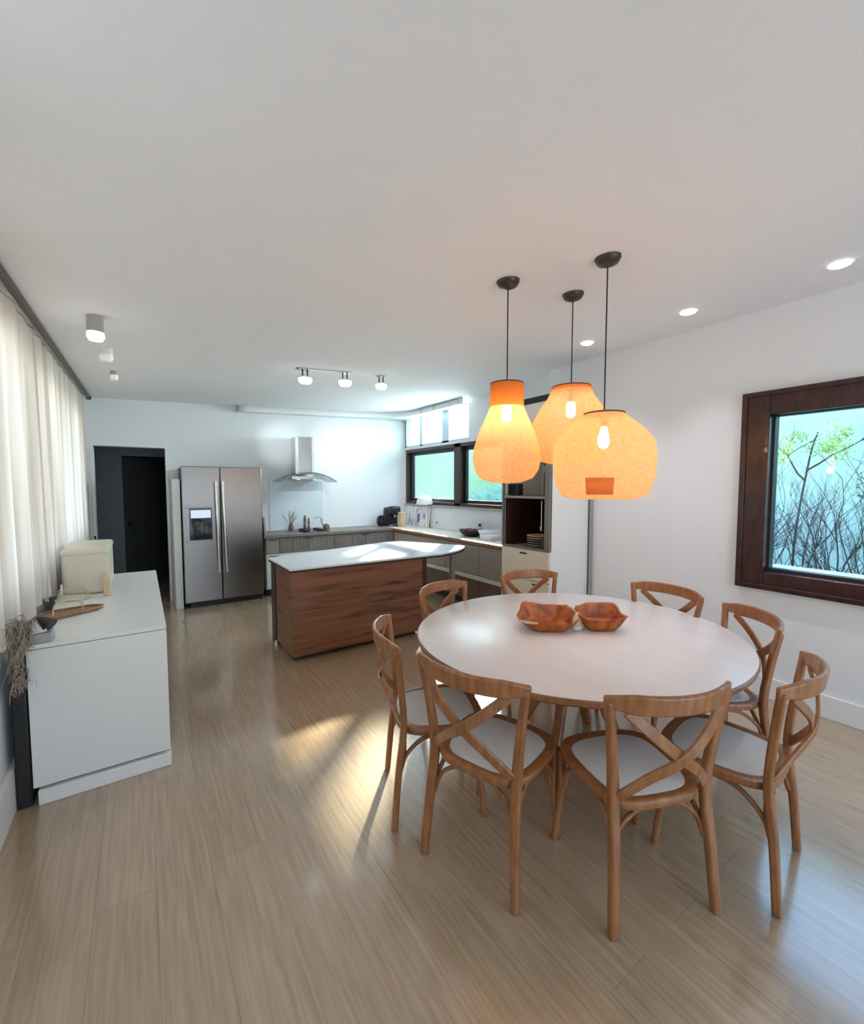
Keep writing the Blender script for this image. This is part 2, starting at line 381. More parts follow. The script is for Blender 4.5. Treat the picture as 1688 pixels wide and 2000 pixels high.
m = frame_x(MB(), XK - .02, XK + .14, KW[0], KW[1], KW[2] - .02, KW[3], .055).box(XK - .02, XK + .14, 5.10, 5.26, KW[2], KW[3])
r = struct('window_2', m, M['frame_dark'], bevel=.004)
struct('window_sash', frame_x(frame_x(MB(), XK + .05, XK + .10, 5.26, 6.645, 1.295, 2.145, .05), XK + .05, XK + .10, 4.155, 5.10, 1.295, 2.145, .05), M['black'], r, bevel=.002)
struct('window_pane', MB().box(XK + .072, XK + .078, 5.30, 6.60, 1.34, 2.10), M['glass'], r, smooth=False)
struct('window_pane', MB().box(XK + .072, XK + .078, 4.19, 5.06, 1.34, 2.10), M['glass'], r, smooth=False)
struct('window_sill', MB().box(XK - .05, XK + .02, KW[0] - .02, KW[1], 1.215, 1.245), nz(mat('grey_sill', (.40, .38, .40), .5), amount=.03), r, bevel=.003)

blue_frame = nz(mat('pale_blue_mullion', (.55, .74, .84), .5), amount=.03)
m = frame_x(MB(), XK + .0, XK + .10, CL[0], CL[1], CL[2], CL[3], .03)
m.box(XK, XK + .10, 6.18, 6.26, CL[2], CL[3]).box(XK, XK + .10, 5.42, 5.60, CL[2], CL[3])
r = struct('window_3', m, blue_frame, bevel=.003)
struct('window_pane', MB().box(XK + .05, XK + .056, CL[0] + .03, CL[1] - .03, CL[2] + .03, CL[3] - .03), M['glass'], r, smooth=False)

m = frame_x(MB(), XL - .14, XL - .06, .9, 6.4, 1.02, 2.36, .06)
for y in (2.2, 3.6, 5.0): m.box(XL - .14, XL - .06, y, y + .06, 1.08, 2.30)
r = struct('window_4', m, M['trim'], bevel=.003)
struct('window_pane', MB().box(XL - .103, XL - .097, .96, 6.34, 1.08, 2.30), M['glass'], r, smooth=False)
# glazed sliding doors behind the camera
m = MB()
for x in (-.2, 1.02, 2.26, 3.52): m.box(x, x + .08, YF - .12, YF - .04, 0, 2.4)
m.box(-.2, 3.6, YF - .12, YF - .04, 2.33, 2.4).box(-.2, 3.6, YF - .12, YF - .04, 0, .05)
r = struct('door_2', m, M['black'])
struct('door_pane', MB().box(-.12, 3.52, YF - .083, YF - .077, .05, 2.33), M['glass'], r, smooth=False)

# ------------------------------------------------------------------ hallway behind the kitchen door opening
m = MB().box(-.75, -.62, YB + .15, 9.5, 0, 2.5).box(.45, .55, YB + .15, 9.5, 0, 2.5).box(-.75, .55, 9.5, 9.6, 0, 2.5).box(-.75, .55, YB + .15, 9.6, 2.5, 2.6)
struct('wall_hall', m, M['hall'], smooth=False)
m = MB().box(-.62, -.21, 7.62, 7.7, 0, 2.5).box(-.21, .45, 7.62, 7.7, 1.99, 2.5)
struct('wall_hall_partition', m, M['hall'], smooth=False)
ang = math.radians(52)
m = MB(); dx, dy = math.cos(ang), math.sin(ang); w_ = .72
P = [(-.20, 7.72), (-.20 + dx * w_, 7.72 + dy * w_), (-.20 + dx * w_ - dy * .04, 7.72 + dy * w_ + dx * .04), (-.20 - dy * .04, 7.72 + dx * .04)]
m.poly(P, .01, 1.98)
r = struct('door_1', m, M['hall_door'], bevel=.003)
struct('door_handle', MB().tube([(-.15, 7.74, 1.0), (-.13, 7.69, 1.0)], [.018, .024], 12), M['black'], r)

# ------------------------------------------------------------------ garden
struct('ground', MB().box(4.25, 12, -6, 14, -.08, -.02), M['ground'], smooth=False)
o = obj('garden_wall', MB().box(5.7, 5.85, 3.6, 11, -.02, 2.5), M['garden_wall'], smooth=False)
tag(o, 'sea green rendered garden wall seen through the kitchen window', 'wall')
o = obj('garden_wall', MB().box(5.7, 5.85, -3.2, 3.59, -.02, 2.5), nz(mat('pale_turquoise_render', (.4, .66, .66), .85), scale=(1, .6, .9), nscale=1.3, detail=2, c1=(.36, .70, .60), c2=(.42, .64, .76), bump=.1), smooth=False)
tag(o, 'pale turquoise rendered garden wall seen through the dining window', 'wall')

def leaves(m, c, rad, n, size, squash=(1, 1, 1)):
    for _ in range(n):
        while True:
            p = Vector((random.uniform(-1, 1), random.uniform(-1, 1), random.uniform(-1, 1)))
            if p.length < 1: break
        p = Vector((p.x * squash[0], p.y * squash[1], p.z * squash[2])) * rad + Vector(c)
        a = Vector((random.gauss(0, 1), random.gauss(0, 1), random.gauss(0, 1))).normalized()
        b = a.orthogonal().normalized(); s_ = size * random.uniform(.6, 1.3); t_ = a.cross(b)
        m.add([p - a * s_, p + b * s_ * .4, p + a * s_, p - b * s_ * .4, p + t_ * s_ * .12], [(0, 1, 4), (1, 2, 4), (2, 3, 4), (3, 0, 4)])

def branch(m, p, d, L, r, depth, spread=.5):
    pts = [Vector(p)]; q = Vector(p); dd = Vector(d).normalized()
    for i in range(4):
        dd = (dd + Vector((random.gauss(0, .13), random.gauss(0, .13), random.gauss(0, .08) + .03))).normalized(); q = q + dd * L / 4; pts.append(q.copy())
    m.tube(pts, [r * (1 - .14 * i) for i in range(5)], 5)
    if depth:
        for k in range(random.choice((2, 3, 3))):
            i = random.choice((2, 3, 4)); nd = (dd + Vector((random.gauss(0, spread * .5), random.gauss(0, spread), random.gauss(0, spread * .6) + .1)))
            branch(m, pts[i], nd, L * random.uniform(.55, .8), r * .55, depth - 1, spread)

def shrub(name, label, base, stems, L, r, depth, spread=.5, mat_=None, cat='shrub', group=None):
    t = thing(name, label, cat, base, group=group); m = MB()
    for _ in range(stems):
        branch(m, (base[0] + random.gauss(0, .03), base[1] + random.gauss(0, .05), base[2]), (random.gauss(0, .15), random.gauss(0, .35), 1), L, r, depth, spread)
    obj('branches', m, mat_ or M['bark'], t); return t
shrub('bare_shrub', 'tall bare dark branched shrub at the left side of the dining window view', (4.9, 1.62, -.02), 6, .74, .015, 5, .3)
shrub('bare_shrub', 'twiggy bare shrub in the middle of the dining window view', (4.75, 1.22, -.02), 6, .74, .015, 5, .3)
t = shrub('bare_shrub', 'darker bare shrub near the cut off right edge of the dining window view', (4.75, .80, -.02), 5, .78, .016, 5, .28)
m = MB(); leaves(m, (4.75, .80, 1.55), .16, 120, .022); obj('leaves', m, M['leaf_dark'], t)
t = thing('leafy_tree', 'young tree with bright yellow green leaves outside the dining window', 'tree', (5.3, 1.42, -.02))
m = MB(); m.tube(spline([(5.3, 1.42, -.02), (5.28, 1.46, .9), (5.3, 1.38, 1.8), (5.2, 1.3, 2.05)], 5), [.012 - .0004 * i for i in range(16)], 6)
branch(m, (5.3, 1.40, 1.6), (0, .4, .5), .4, .01, 2); branch(m, (5.3, 1.40, 1.7), (-.1, -.6, .3), .45, .01, 2); obj('trunk', m, M['bark'], t)
m = MB(); rl = random.Random(5)
for _ in range(16): leaves(m, (5.15 + rl.uniform(-.12, .12), 1.40 + rl.uniform(-.34, .24), 1.95 + rl.uniform(-.12, .10)), rl.uniform(.05, .10), 60, .017); obj('leaves', m, M['leaf'], t)
t = thing('low_hedge', 'low loose blue green hedge outside the right pane of the kitchen window', 'hedge', (5.1, 5.7, -.02)); t['kind'] = 'stuff'
m = MB(); branch(m, (5.1, 5.7, -.02), (0, .1, 1), .8, .02, 3); branch(m, (5.1, 5.4, -.02), (0, -.1, 1), .8, .02, 3); obj('stems', m, M['bark'], t)
m = MB()
for k in range(7): leaves(m, (5.0, 6.05 - .18 * k, 1.12 + .05 * k + random.uniform(-.05, .05)), .3, 130, .035)
obj('leaves', m, M['leaf_teal'], t)

# ------------------------------------------------------------------ curtains
def curtain(name, label, y0, y1, seed, ztop, zbot, x0=-.513):
    rnd = random.Random(seed); m = MB(); n = int((y1 - y0) * 75); rows = 9
    ph = rnd.random() * 6
    def xo(y, k):
        g = .35 + .65 * k / (rows - 1)
        return x0 - .012 + g * ((.020) * math.sin(y * 2 * PI / .26 + ph + 1.2 * math.sin(y * 3.1)) + .009 * math.sin(y * 2 * PI / .47 + ph * 2))
    vs = []
    for k in range(rows):
        for i in range(n + 1):
            y = y0 + (y1 - y0) * i / n; zt = ztop(y); z = zt + (zbot - zt) * k / (rows - 1)
            vs.append((xo(y, k), y, z))
    m.add(vs, [(k * (n + 1) + i, k * (n + 1) + i + 1, (k + 1) * (n + 1) + i + 1, (k + 1) * (n + 1) + i) for k in range(rows - 1) for i in range(n)])
    o = obj(name, m, M['curtain']); me = o.data
    me.shade_smooth()
    return tag(o, label, 'curtain', 'linen curtains on the left wall')
rz = lambda y: zc(-.5, y) - .012
curtain('linen_curtain', 'cream linen curtain, nearest panel, at the left edge of the photo', 1.3, 3.66, 3, rz, .84)
curtain('linen_curtain', 'cream linen curtain with bright vertical streaks, far panel beside the dark doorway', 3.63, 6.62, 9, rz, .80)
t = thing('curtain_rail', 'dark thin curtain rail along the left edge of the ceiling', 'curtain rail', (-.5, 4.0, zc(-.5, 4.0) - .02))
m = MB(); m.band([(-.485, y, zc(-.485, y) - .014) for y in (1.2, 2.5, 4, 5.5, 6.7)], (0, 0, 1), .028, .03); obj('rail', m, M['bronze'], t)
o = obj('end_cap', MB().box(-.51, -.46, 6.70, 6.72, zc(-.5, 6.7) - .035, zc(-.5, 6.7)), M['bronze'], t)

# ------------------------------------------------------------------ sideboard on the left and what stands on it
t = thing('sideboard', 'long white handleless sideboard along the curtained left wall', 'sideboard', (-.19, 3.67, 0))
obj('body', MB().box(-.475, .078, 2.755, 4.60, .085, .765), M['lacquer'], t, bevel=.004)
obj('top_panel', MB().box(-.478, .092, 2.74, 4.61, .767, .79), M['lacquer'], t, bevel=.003)
obj('end_panel', MB().box(-.478, .092, 2.735, 2.755, .085, .765), M['lacquer'], t, bevel=.002)
obj('plinth', MB().box(-.46, .095, 2.72, 4.58, 0, .072), M['trim'], t, bevel=.004)
for k in range(4):
    obj('door', MB().box(.078, .092, 2.765 + .46 * k, 2.765 + .46 * k + .452, .10, .758), M['lacquer'], t, bevel=.002)

t = thing('serving_tray', 'shallow brown tray with arched wire handle on the white sideboard', 'tray', (-.36, 3.33, .79))
m = MB(); ol = [(-.50, 3.22), (-.44, 3.17), (-.24, 3.30), (-.22, 3.36), (-.28, 3.40), (-.46, 3.36), (-.51, 3.30)]
m.poly(ol, .79, .802)
obj('tray_base', m, M['wicker'], t, bevel=.003)
m = MB(); m.tube([(x, y, .806) for x, y in ol + ol[:1]], .007, 6); obj('rim', m, M['wicker'], t)
m = MB(); m.tube(spline([(-.44, 3.24, .80), (-.44, 3.25, .845), (-.42, 3.27, .87), (-.36, 3.30, .873), (-.32, 3.32, .85), (-.315, 3.325, .80)], 5), .004, 6); obj('wire_handle', m, M['tan'], t)
t = thing('wire_basket', 'second low basket with thin arched handle behind the brown tray', 'basket', (-.40, 3.72, .79))
m = MB(); m.poly([(-.49, 3.66), (-.34, 3.64), (-.30, 3.74), (-.46, 3.80)], .79, .81); obj('basket_body', m, M['cream'], t, bevel=.004)
m = MB(); m.tube(spline([(-.47, 3.66, .81), (-.46, 3.67, .85), (-.40, 3.70, .875), (-.34, 3.71, .86), (-.32, 3.715, .81)], 5), .005, 6); obj('wire_handle', m, M['tan'], t)
t = thing('grey_box', 'small grey box with a black open cone on the near corner of the sideboard', 'box', (-.43, 2.80, .79))
obj('box_body', MB().box(-.475, -.385, 2.755, 2.86, .79, .835), nz(mat('light_grey_card', (.42, .41, .42), .6), amount=.04), t, bevel=.004)
obj('paper_flap', MB().add([(-.475, 2.755, .835), (-.475, 2.86, .86), (-.42, 2.86, .90), (-.40, 2.755, .845), (-.44, 2.80, .885)], [(0, 1, 4), (1, 2, 4), (2, 3, 4), (3, 0, 4), (0, 3, 2, 1)]), M['paper'], t)
obj('cone', MB().tube([(-.445, 2.82, .905), (-.42, 2.80, .89), (-.39, 2.78, .865)], [.004, .022, .034], 14), M['black'], t)
t = thing('storage_box', 'cream rounded box against the curtain on the far part of the sideboard', 'box', (-.35, 4.05, .79))
obj('box_body', MB().box(-.468, -.205, 3.82, 4.40, .79, 1.10), M['cream'], t, bevel=.03, seg=4)
obj('lid', MB().box(-.472, -.20, 3.815, 4.405, 1.06, 1.118), M['cream'], t, bevel=.025, seg=4)
obj('shadow_block', MB().box(-.235, -.198, 3.70, 3.76, .79, .93), M['tan'], t, bevel=.006)  # tan block put in for the shadow below the cream box
t = thing('switch_plate', 'small white wall switch plate left of the dark doorway', 'switch', (-.50, YB, .86))
obj('plate', MB().box(-.535, -.475, YB - .012, YB, .80, .93), M['white_plastic'], t, bevel=.003)
obj('rocker', MB().box(-.52, -.49, YB - .018, YB - .012, .83, .90), M['paper'], t, bevel=.002)

t = thing('floor_vase', 'slim black floor vase of dried grass squeezed between wall and sideboard', 'vase', (-.51, 2.79, 0))
obj('vase_body', MB().box(-.539, -.482, 2.735, 2.86, 0, .64), M['black'], t, bevel=.008)
m = MB()
for k in range(46):
    a = random.uniform(0, 1); y0 = random.uniform(2.74, 2.84); x0 = random.uniform(-.53, -.49)
    dy = random.uniform(-.22, -.01); ex = min(-.45, x0 + random.uniform(-.02, .05)); zt = random.uniform(.66, .96)
    sp = spline([(x0, y0, .55), (x0 + random.uniform(-.01, .01), y0 + dy * .2, (zt + .6) / 2), (ex, y0 + dy * .5, zt), (ex - .005, y0 + dy, zt - random.uniform(.0, .12))], 5)
    m.tube(sp, [.0022] * 8 + [.0018] * 8, 4)
    for j in range(9):
        q = sp[-1 - j]
        for s_ in range(3):
            d = Vector((random.gauss(0, .012), random.gauss(0, .03), random.gauss(-.03, .02)))
            m.tube([q, q + d * .6, q + d], [.0016, .0014, .0005], 3, cap=False)
obj('grass_plumes', m, M['grass'], t)

# ------------------------------------------------------------------ kitchen: fridge
FX0, FX1, FY, FH = .42, 1.365, 6.13, 1.80
t = thing('refrigerator', 'stainless steel side by side refrigerator with ice dispenser', 'refrigerator', (.89, 6.45, 0))
obj('cabinet_body', MB().box(FX0 + .01, FX1 - .01, FY + .07, YB - .01, .05, FH - .01), nz(mat('dark_grey_casing', (.12, .12, .125), .5), amount=.05), t, bevel=.004)
sp_ = .852
dl = obj('door', MB().box(FX0, sp_ - .004, FY, FY + .065, .075, FH), M['steel'], t, bevel=.008, seg=3)
dr = obj('door', MB().box(sp_ + .004, FX1, FY, FY + .065, .075, FH), M['steel'], t, bevel=.008, seg=3)
obj('handle', MB().tube(spline([(.815, FY - .045, .44), (.808, FY - .06, .9), (.802, FY - .058, 1.3), (.80, FY - .04, 1.62)], 6), .017, 12).box(.80, .83, FY - .05, FY, .46, .50).box(.787, .817, FY - .05, FY, 1.55, 1.59), M['chrome'], dl)
obj('handle', MB().tube(spline([(.905, FY - .045, .44), (.892, FY - .06, .9), (.882, FY - .058, 1.3), (.878, FY - .04, 1.62)], 6), .017, 12).box(.89, .92, FY - .05, FY, .46, .50).box(.865, .895, FY - .05, FY, 1.55, 1.59), M['chrome'], dr)
obj('dispenser_frame', frame_x(MB(), 0, 1, 0, 1, 0, 1, .1) if False else MB().box(.452, .762, FY - .006, FY, .84, .87).box(.452, .762, FY - .006, FY, 1.28, 1.31).box(.452, .492, FY - .006, FY, .87, 1.28).box(.747, .762, FY - .006, FY, .87, 1.28), M['steel'], dl, bevel=.002)
obj('dispenser_panel', MB().box(.492, .747, FY - .004, FY + .002, .87, 1.28), M['black_gloss'], dl)
obj('dispenser_display', MB().box(.51, .735, FY - .006, FY - .003, 1.15, 1.25), mat('display_glow', (.2, .25, .3), .2, emit=(.7, .82, 1), es=.45), dl)
obj('toe_grille', MB().box(FX0 + .06, FX1 - .01, FY + .05, FY + .09, .0, .075), M['black'], t)
o = obj('filler_panel', MB().box(.325, .408, 6.2, YB - .015, 0, 1.64), M['trim'], bevel=.003)
tag(o, 'narrow white filler panel between the dark doorway and the refrigerator', 'panel')

# ------------------------------------------------------------------ kitchen: back counter units
CT = .86
def front_unit(name, label, x0, x1, parts, group):
    t = thing(name, label, 'cabinet', ((x0 + x1) / 2, 6.5, 0), group=group)
    obj('carcass', MB().box(x0, x1, 6.22, YB - .01, .10, CT - .035), M['lacquer'], t)
    obj('toe_kick', MB().box(x0, x1, 6.28, 6.30, 0, .10), M['black'], t)
    for nm, z0, z1, mt in parts:
        d = obj(nm, MB().box(x0 + .003, x1 - .003, 6.20, 6.22, z0, z1), mt, t, bevel=.002)
        obj('handle', MB().box((x0 + x1) / 2 - .06, (x0 + x1) / 2 + .06, 6.188, 6.20, z1 - .03, z1 - .022), M['black'], d)
    return t
sets = [(1.42, 1.60, 'white base unit with grey drawer front beside the refrigerator'), (1.60, 2.42, 'base unit with weathered grey drawer under the hob'), (2.42, 3.45, 'base unit with weathered grey drawer at the kitchen corner')]
for x0, x1, lb in sets:
    front_unit('base_cabinet', lb, x0, x1, [('drawer', .60, CT - .04, M['weathered'] if x0 > 1.5 else M['taupe']), ('door', .12, .595, M['lacquer'])], 'back wall base units')
o = obj('worktop', MB().box(1.385, 3.42, 6.17, YB - .002, CT - .032, CT + .008), M['stone'], bevel=.003)
tag(o, 'thin grey stone worktop along the back wall under the hood', 'worktop')
o = obj('worktop_end_panel', MB().add([(1.388, 6.12, CT + .01), (1.388, YB - .01, CT + .01), (1.388, YB - .01, 1.12), (1.388, 6.2, 1.12), (1.41, 6.12, CT + .01), (1.41, YB - .01, CT + .01), (1.41, YB - .01, 1.12), (1.41, 6.2, 1.12)],
      [(0, 1, 2, 3), (4, 7, 6, 5), (0, 4, 5, 1), (1, 5, 6, 2), (2, 6, 7, 3), (3, 7, 4, 0)]), M['taupe'])
tag(o, 'short grey upstand panel at the refrigerator end of the worktop', 'panel')
t = thing('gas_hob', 'black gas hob set in the worktop below the hood', 'hob', (2.08, 6.48, CT + .008))
obj('hob_glass', MB().box(1.95, 2.375, 6.26, 6.70, CT + .008, CT + .014), M['black_gloss'], t, bevel=.002)
for x, y in ((2.05, 6.37), (2.27, 6.37), (2.05, 6.58), (2.27, 6.58)):
    obj('burner', MB().lathe([(.05, CT + .014), (.05, CT + .026), (.03, CT + .032)], (x, y), 16, cap1=True).box(x - .08, x + .08, y - .005, y + .005, CT + .032, CT + .04).box(x - .005, x + .005, y - .08, y + .08, CT + .032, CT + .04), M['black'], t)
o = obj('splashback', MB().box(1.62, 2.46, YB - .012, YB - .002, CT + .01, 1.64), nz(mat('pale_glass_splashback', (.72, .80, .86), .12), amount=.01))
tag(o, 'pale glass splashback panel behind the hob', 'splashback')

# range hood
t = thing('range_hood', 'steel chimney range hood with curved glass canopy on the back wall', 'range hood', (2.08, 6.6, 1.62))
obj('chimney', MB().box(1.965, 2.215, 6.50, YB - .002, 1.74, 2.30), M['steel_light'], t, bevel=.003)
for x in (1.935, 2.185):
    obj('side_strip', MB().box(x, x + .045, 6.488, 6.52, 1.74, 2.29), M['white_plastic'], t, bevel=.002)
m = MB(); arc = []
for i in range(21):
    u = -1 + 2 * i / 20; arc.append((2.08 + .42 * u, 6.5, 1.755 - .135 * u * u))
m.band([(x, 6.52, z) for x, y, z in arc], (0, 1, 0), .50, .010); obj('glass_canopy', m, M['glass_hood'], t)
m = MB(); m.band([(x, 6.272, z) for x, y, z in arc], (0, 1, 0), .006, .012); obj('canopy_edge', m, M['steel'], t)
obj('motor_housing', MB().box(1.83, 2.33, 6.32, YB - .002, 1.655, 1.70), M['steel_light'], t, bevel=.004)
for x in (1.95, 2.2): obj('hood_lamp', MB().lathe([(.025, 1.652), (.025, 1.656)], (x, 6.40), 14, cap0=True, cap1=True), M['lit_cool'], t)

def bottle(name, label, cat, x, y, prof, mt, group=None, extra=None):
    t = thing(name, label, cat, (x, y, CT + .008), group=group)
    obj('body', MB().lathe([(r_, CT + .008 + z) for r_, z in prof], (x, y), 16, cap0=True, cap1=True), mt, t)
    if extra: extra(t, x, y)
    return t
def twigs(n, h, sp):
    def f_(t, x, y):
        m = MB()
        for _ in range(n):
            branch(m, (x, y, CT + .08), (random.gauss(0, sp), random.gauss(0, sp * .4), 1), h * random.uniform(.7, 1), .0045, 1, .5)
        obj('twigs', m, M['twig'], t)
    return f_
bottle('twig_vase', 'small brown vase of dry twigs at the left of the hob', 'vase', 1.89, 6.62, [(.03, 0), (.045, .04), (.03, .09), (.022, .11)], M['twig'], extra=twigs(9, .2, .25))
bottle('pepper_mill', 'tall slim brown pepper mill standing behind the hob', 'pepper mill', 2.14, 6.73, [(.022, 0), (.024, .02), (.013, .08), (.018, .15), (.011, .19), (.018, .205), (.008, .225)], M['twig'])
bottle('pepper_mill', 'shorter brown pepper mill just right of the tall one', 'pepper mill', 2.20, 6.73, [(.022, 0), (.022, .02), (.012, .06), (.017, .12), (.010, .15), (.015, .165), (.006, .18)], M['twig'])
t = thing('kettle', 'small dark kettle with thin arched handle at the right of the hob', 'kettle', (2.44, 6.6, CT + .008))
obj('body', MB().lathe([(.05, CT + .012), (.055, CT + .05), (.035, CT + .085), (.012, CT + .095)], (2.44, 6.6), 18, cap0=True, cap1=True), M['twig'], t)
obj('spout', MB().tube([(2.40, 6.6, CT + .05), (2.365, 6.6, CT + .12), (2.355, 6.6, CT + .17)], [.01, .007, .006], 8), M['twig'], t)
obj('handle', MB().tube(spline([(2.39, 6.6, CT + .14), (2.34, 6.6, CT + .20), (2.28, 6.6, CT + .205), (2.24, 6.6, CT + .18)], 5), .004, 6), M['twig'], t)

# corner appliances
t = thing('glass_jug', 'black and clear jug at the left of the corner appliances', 'jug', (3.38, 6.55, CT + .008))
obj('jug_body', MB().lathe([(.05, CT + .01), (.065, CT + .05), (.06, CT + .15), (.045, CT + .19)], (3.40, 6.55), 18, cap0=True), M['black_gloss'], t)
obj('handle', MB().tube(spline([(3.35, 6.55, CT + .17), (3.315, 6.53, CT + .14), (3.315, 6.53, CT + .06), (3.35, 6.55, CT + .04)], 5), .009, 8), M['black'], t)
t = thing('coffee_machine', 'rounded black coffee machine in the kitchen corner', 'coffee machine', (3.62, 6.5, CT + .008))
obj('back_body', MB().box(3.50, 3.72, 6.52, 6.70, CT + .01, CT + .33), M['black'], t, bevel=.05, seg=4)
obj('brew_head', MB().box(3.51, 3.70, 6.38, 6.56, CT + .20, CT + .35), M['black'], t, bevel=.04, seg=4)
obj('drip_tray', MB().box(3.46, 3.68, 6.36, 6.56, CT + .01, CT + .045), M['steel'], t, bevel=.006)
obj('cup_spout', MB().tube([(3.6, 6.44, CT + .20), (3.6, 6.44, CT + .16)], [.02, .012], 10), M['steel_light'], t)
t = thing('wooden_canister', 'pale wooden canister just in front of the coffee machine', 'canister', (3.66, 6.28, CT))
obj('body', MB().box(3.60, 3.70, 6.23, 6.33, CT + .009, CT + .235), M['oak_pale'], t, bevel=.006)
obj('lid', MB().box(3.597, 3.703, 6.227, 6.333, CT + .236, CT + .255), M['tan'], t, bevel=.004)

# ------------------------------------------------------------------ kitchen: right counter
rt_ = thing('base_cabinet', 'long taupe base cabinet run under the kitchen window', 'cabinet', (3.75, 4.8, 0))
obj('carcass', MB().box(3.46, XK - .01, 3.325, 6.18, .10, CT - .045), M['taupe'], rt_)
for a, b in ((3.325, 4.02), (4.02, 4.74), (4.74, 5.46), (5.46, 6.18)):
    obj('drawer', MB().box(3.44, 3.46, a + .003, b - .003, .44, CT - .05), M['taupe'], rt_, bevel=.002)
    obj('lower_drawer', MB().box(3.44, 3.46, a + .003, b - .003, .11, .375), nz(mat('brown_drawer', (.16, .095, .065), .45), amount=.08), rt_, bevel=.002)
obj('grip_rail', MB().box(3.425, 3.46, 3.325, 6.18, .382, .432), M['cream'], rt_, bevel=.003)
obj('toe_kick', MB().box(3.52, 3.54, 3.325, 6.18, 0, .10), M['black'], rt_)
t = thing('worktop', 'white worktop with wooden edge under the kitchen window', 'worktop', (3.7, 4.8, CT - .04))
obj('slab', MB().box(3.425, XK - .002, 3.325, YB - .004, CT - .03, CT + .008), nz(mat('cream_worktop', (.80, .72, .62), .35), amount=.02), t, bevel=.002)
obj('edge_band', MB().box(3.41, 3.424, 3.325, 6.19, CT - .032, CT + .002), M['oak'], t, bevel=.002)
o = obj('splashback', MB().box(XK - .014, XK - .002, 3.30, YB - .01, CT + .01, 1.212), nz(mat('white_gloss_splashback', (.80, .82, .88), .2), amount=.01))
tag(o, 'long white splashback below the kitchen window', 'splashback')
t = thing('patterned_panel', 'white board with loose blue ink pattern leaning under the kitchen window', 'board', (3.94, 6.3, CT + .008))
obj('board', MB().add([(3.93, 5.88, CT + .01), (3.93, 6.62, CT + .01), (3.985, 6.62, 1.24), (3.985, 5.88, 1.24), (3.915, 5.88, CT + .01), (3.915, 6.62, CT + .01), (3.97, 6.62, 1.24), (3.97, 5.88, 1.24)],
    [(0, 1, 2, 3), (4, 7, 6, 5), (0, 4, 5, 1), (1, 5, 6, 2), (2, 6, 7, 3), (3, 7, 4, 0)]), M['white_plastic'], t, bevel=.002)
ink = nz(mat('blue_ink', (.12, .14, .34), .6), amount=.2); m = MB()
def bp(y, z): return (3.911 + .055 * (z - CT) / .37, y, z)
for _ in range(26):
    y = random.uniform(5.95, 6.48); z = random.uniform(CT + .05, 1.20); q = [bp(y, z)]
    for k in range(3):
        y = min(6.58, max(5.92, y + random.gauss(0, .03))); z = min(1.22, max(CT + .03, z + random.gauss(0, .045))); q.append(bp(y, z))
    m.tube(q, .0035, 4)
for k in range(6): m.tube([bp(6.17 + .012 * k, CT + .08), bp(6.17 + .012 * k, CT + .22)], .005, 4)
obj('ink_pattern', m, ink, t)
t = thing('white_lamp', 'white rounded dome lamp on the sill before the left kitchen window pane', 'lamp', (3.9, 5.9, 1.22))
m = MB(); pts = [(.0, .15), (.055, .145), (.10, .12), (.125, .07), (.135, .02), (.135, 0)]
m.lathe([(r_, 1.255 + z) for r_, z in pts[::-1]], (3.86, 5.90), 24, cap0=True); obj('dome', m, M['white_plastic'], t)
obj('foot', MB().tube([(3.90, 5.90, CT + .01), (3.90, 5.90, 1.26)], [.02, .012], 10), M['white_plastic'], t)
for y, z, lb in ((5.70, .965, 'small white wall socket with two dark pins, nearer the patterned board'), (4.63, 1.0, 'small white wall socket with one dark plug, above the fruit bowl')):
    t = thing('wall_socket', lb, 'socket', (XK - .015, y, z), group='sockets on the white splashback')
    obj('plate', MB().box(XK - .024, XK - .0145, y - .05, y + .05, z - .05, z + .05), M['white_plastic'], t, bevel=.003)
    obj('plug', MB().box(XK - .045, XK - .024, y - .018, y + .018, z - .02, z + .02), M['black'] if y < 5 else nz(mat('grey_plug', (.35, .35, .38), .5), amount=.05), t, bevel=.004)
t = thing('fruit_bowl', 'dark angular bowl on the worktop under the kitchen window', 'bowl', (3.75, 4.60, CT + .008))
m = MB(); z0 = CT + .009
m.lathe([(.075, z0), (.13, z0 + .03), (.17, z0 + .085), (.16, z0 + .085), (.12, z0 + .035), (.06, z0 + .012)], (3.75, 4.55), 24, sy=1.15, cap0=True, cap1=True); obj('bowl_body', m, M['walnut_dark'], t)
for k, (dx, dy) in enumerate(((-.05, .06), (.05, .08), (0, -.01), (-.06, -.08), (.05, -.07))):
    f_ = obj('fruit', MB().lathe([(.004, z0 + .03), (.03, z0 + .04), (.042, z0 + .068), (.03, z0 + .096), (.004, z0 + .104)], (3.75 + dx, 4.55 + dy), 14, cap0=True, cap1=True), M['red_fruit'])
    tag(f_, 'dark red fruit in the angular bowl, ' + ('on its far left side', 'on its far right side by the splashback', 'in the middle of the bowl', 'on its near left side', 'on its near right side')[k], 'fruit', 'red fruit in the dark bowl')
t = thing('paper_box', 'white open cardboard box beside the fruit bowl', 'box', (3.72, 4.1, CT + .008))
obj('box_body', MB().box(3.62, 3.80, 4.00, 4.22, CT + .009, CT + .062), M['paper'], t, bevel=.003)
obj('lid_flap', MB().add([(3.62, 4.22, CT + .063), (3.80, 4.22, CT + .063), (3.86, 4.34, CT + .11), (3.70, 4.36, CT + .11), (3.80, 4.0, CT + .063), (3.86, 4.1, CT + .13)], [(0, 1, 2, 3), (1, 4, 5, 2)]), M['paper'], t, solid=.003)

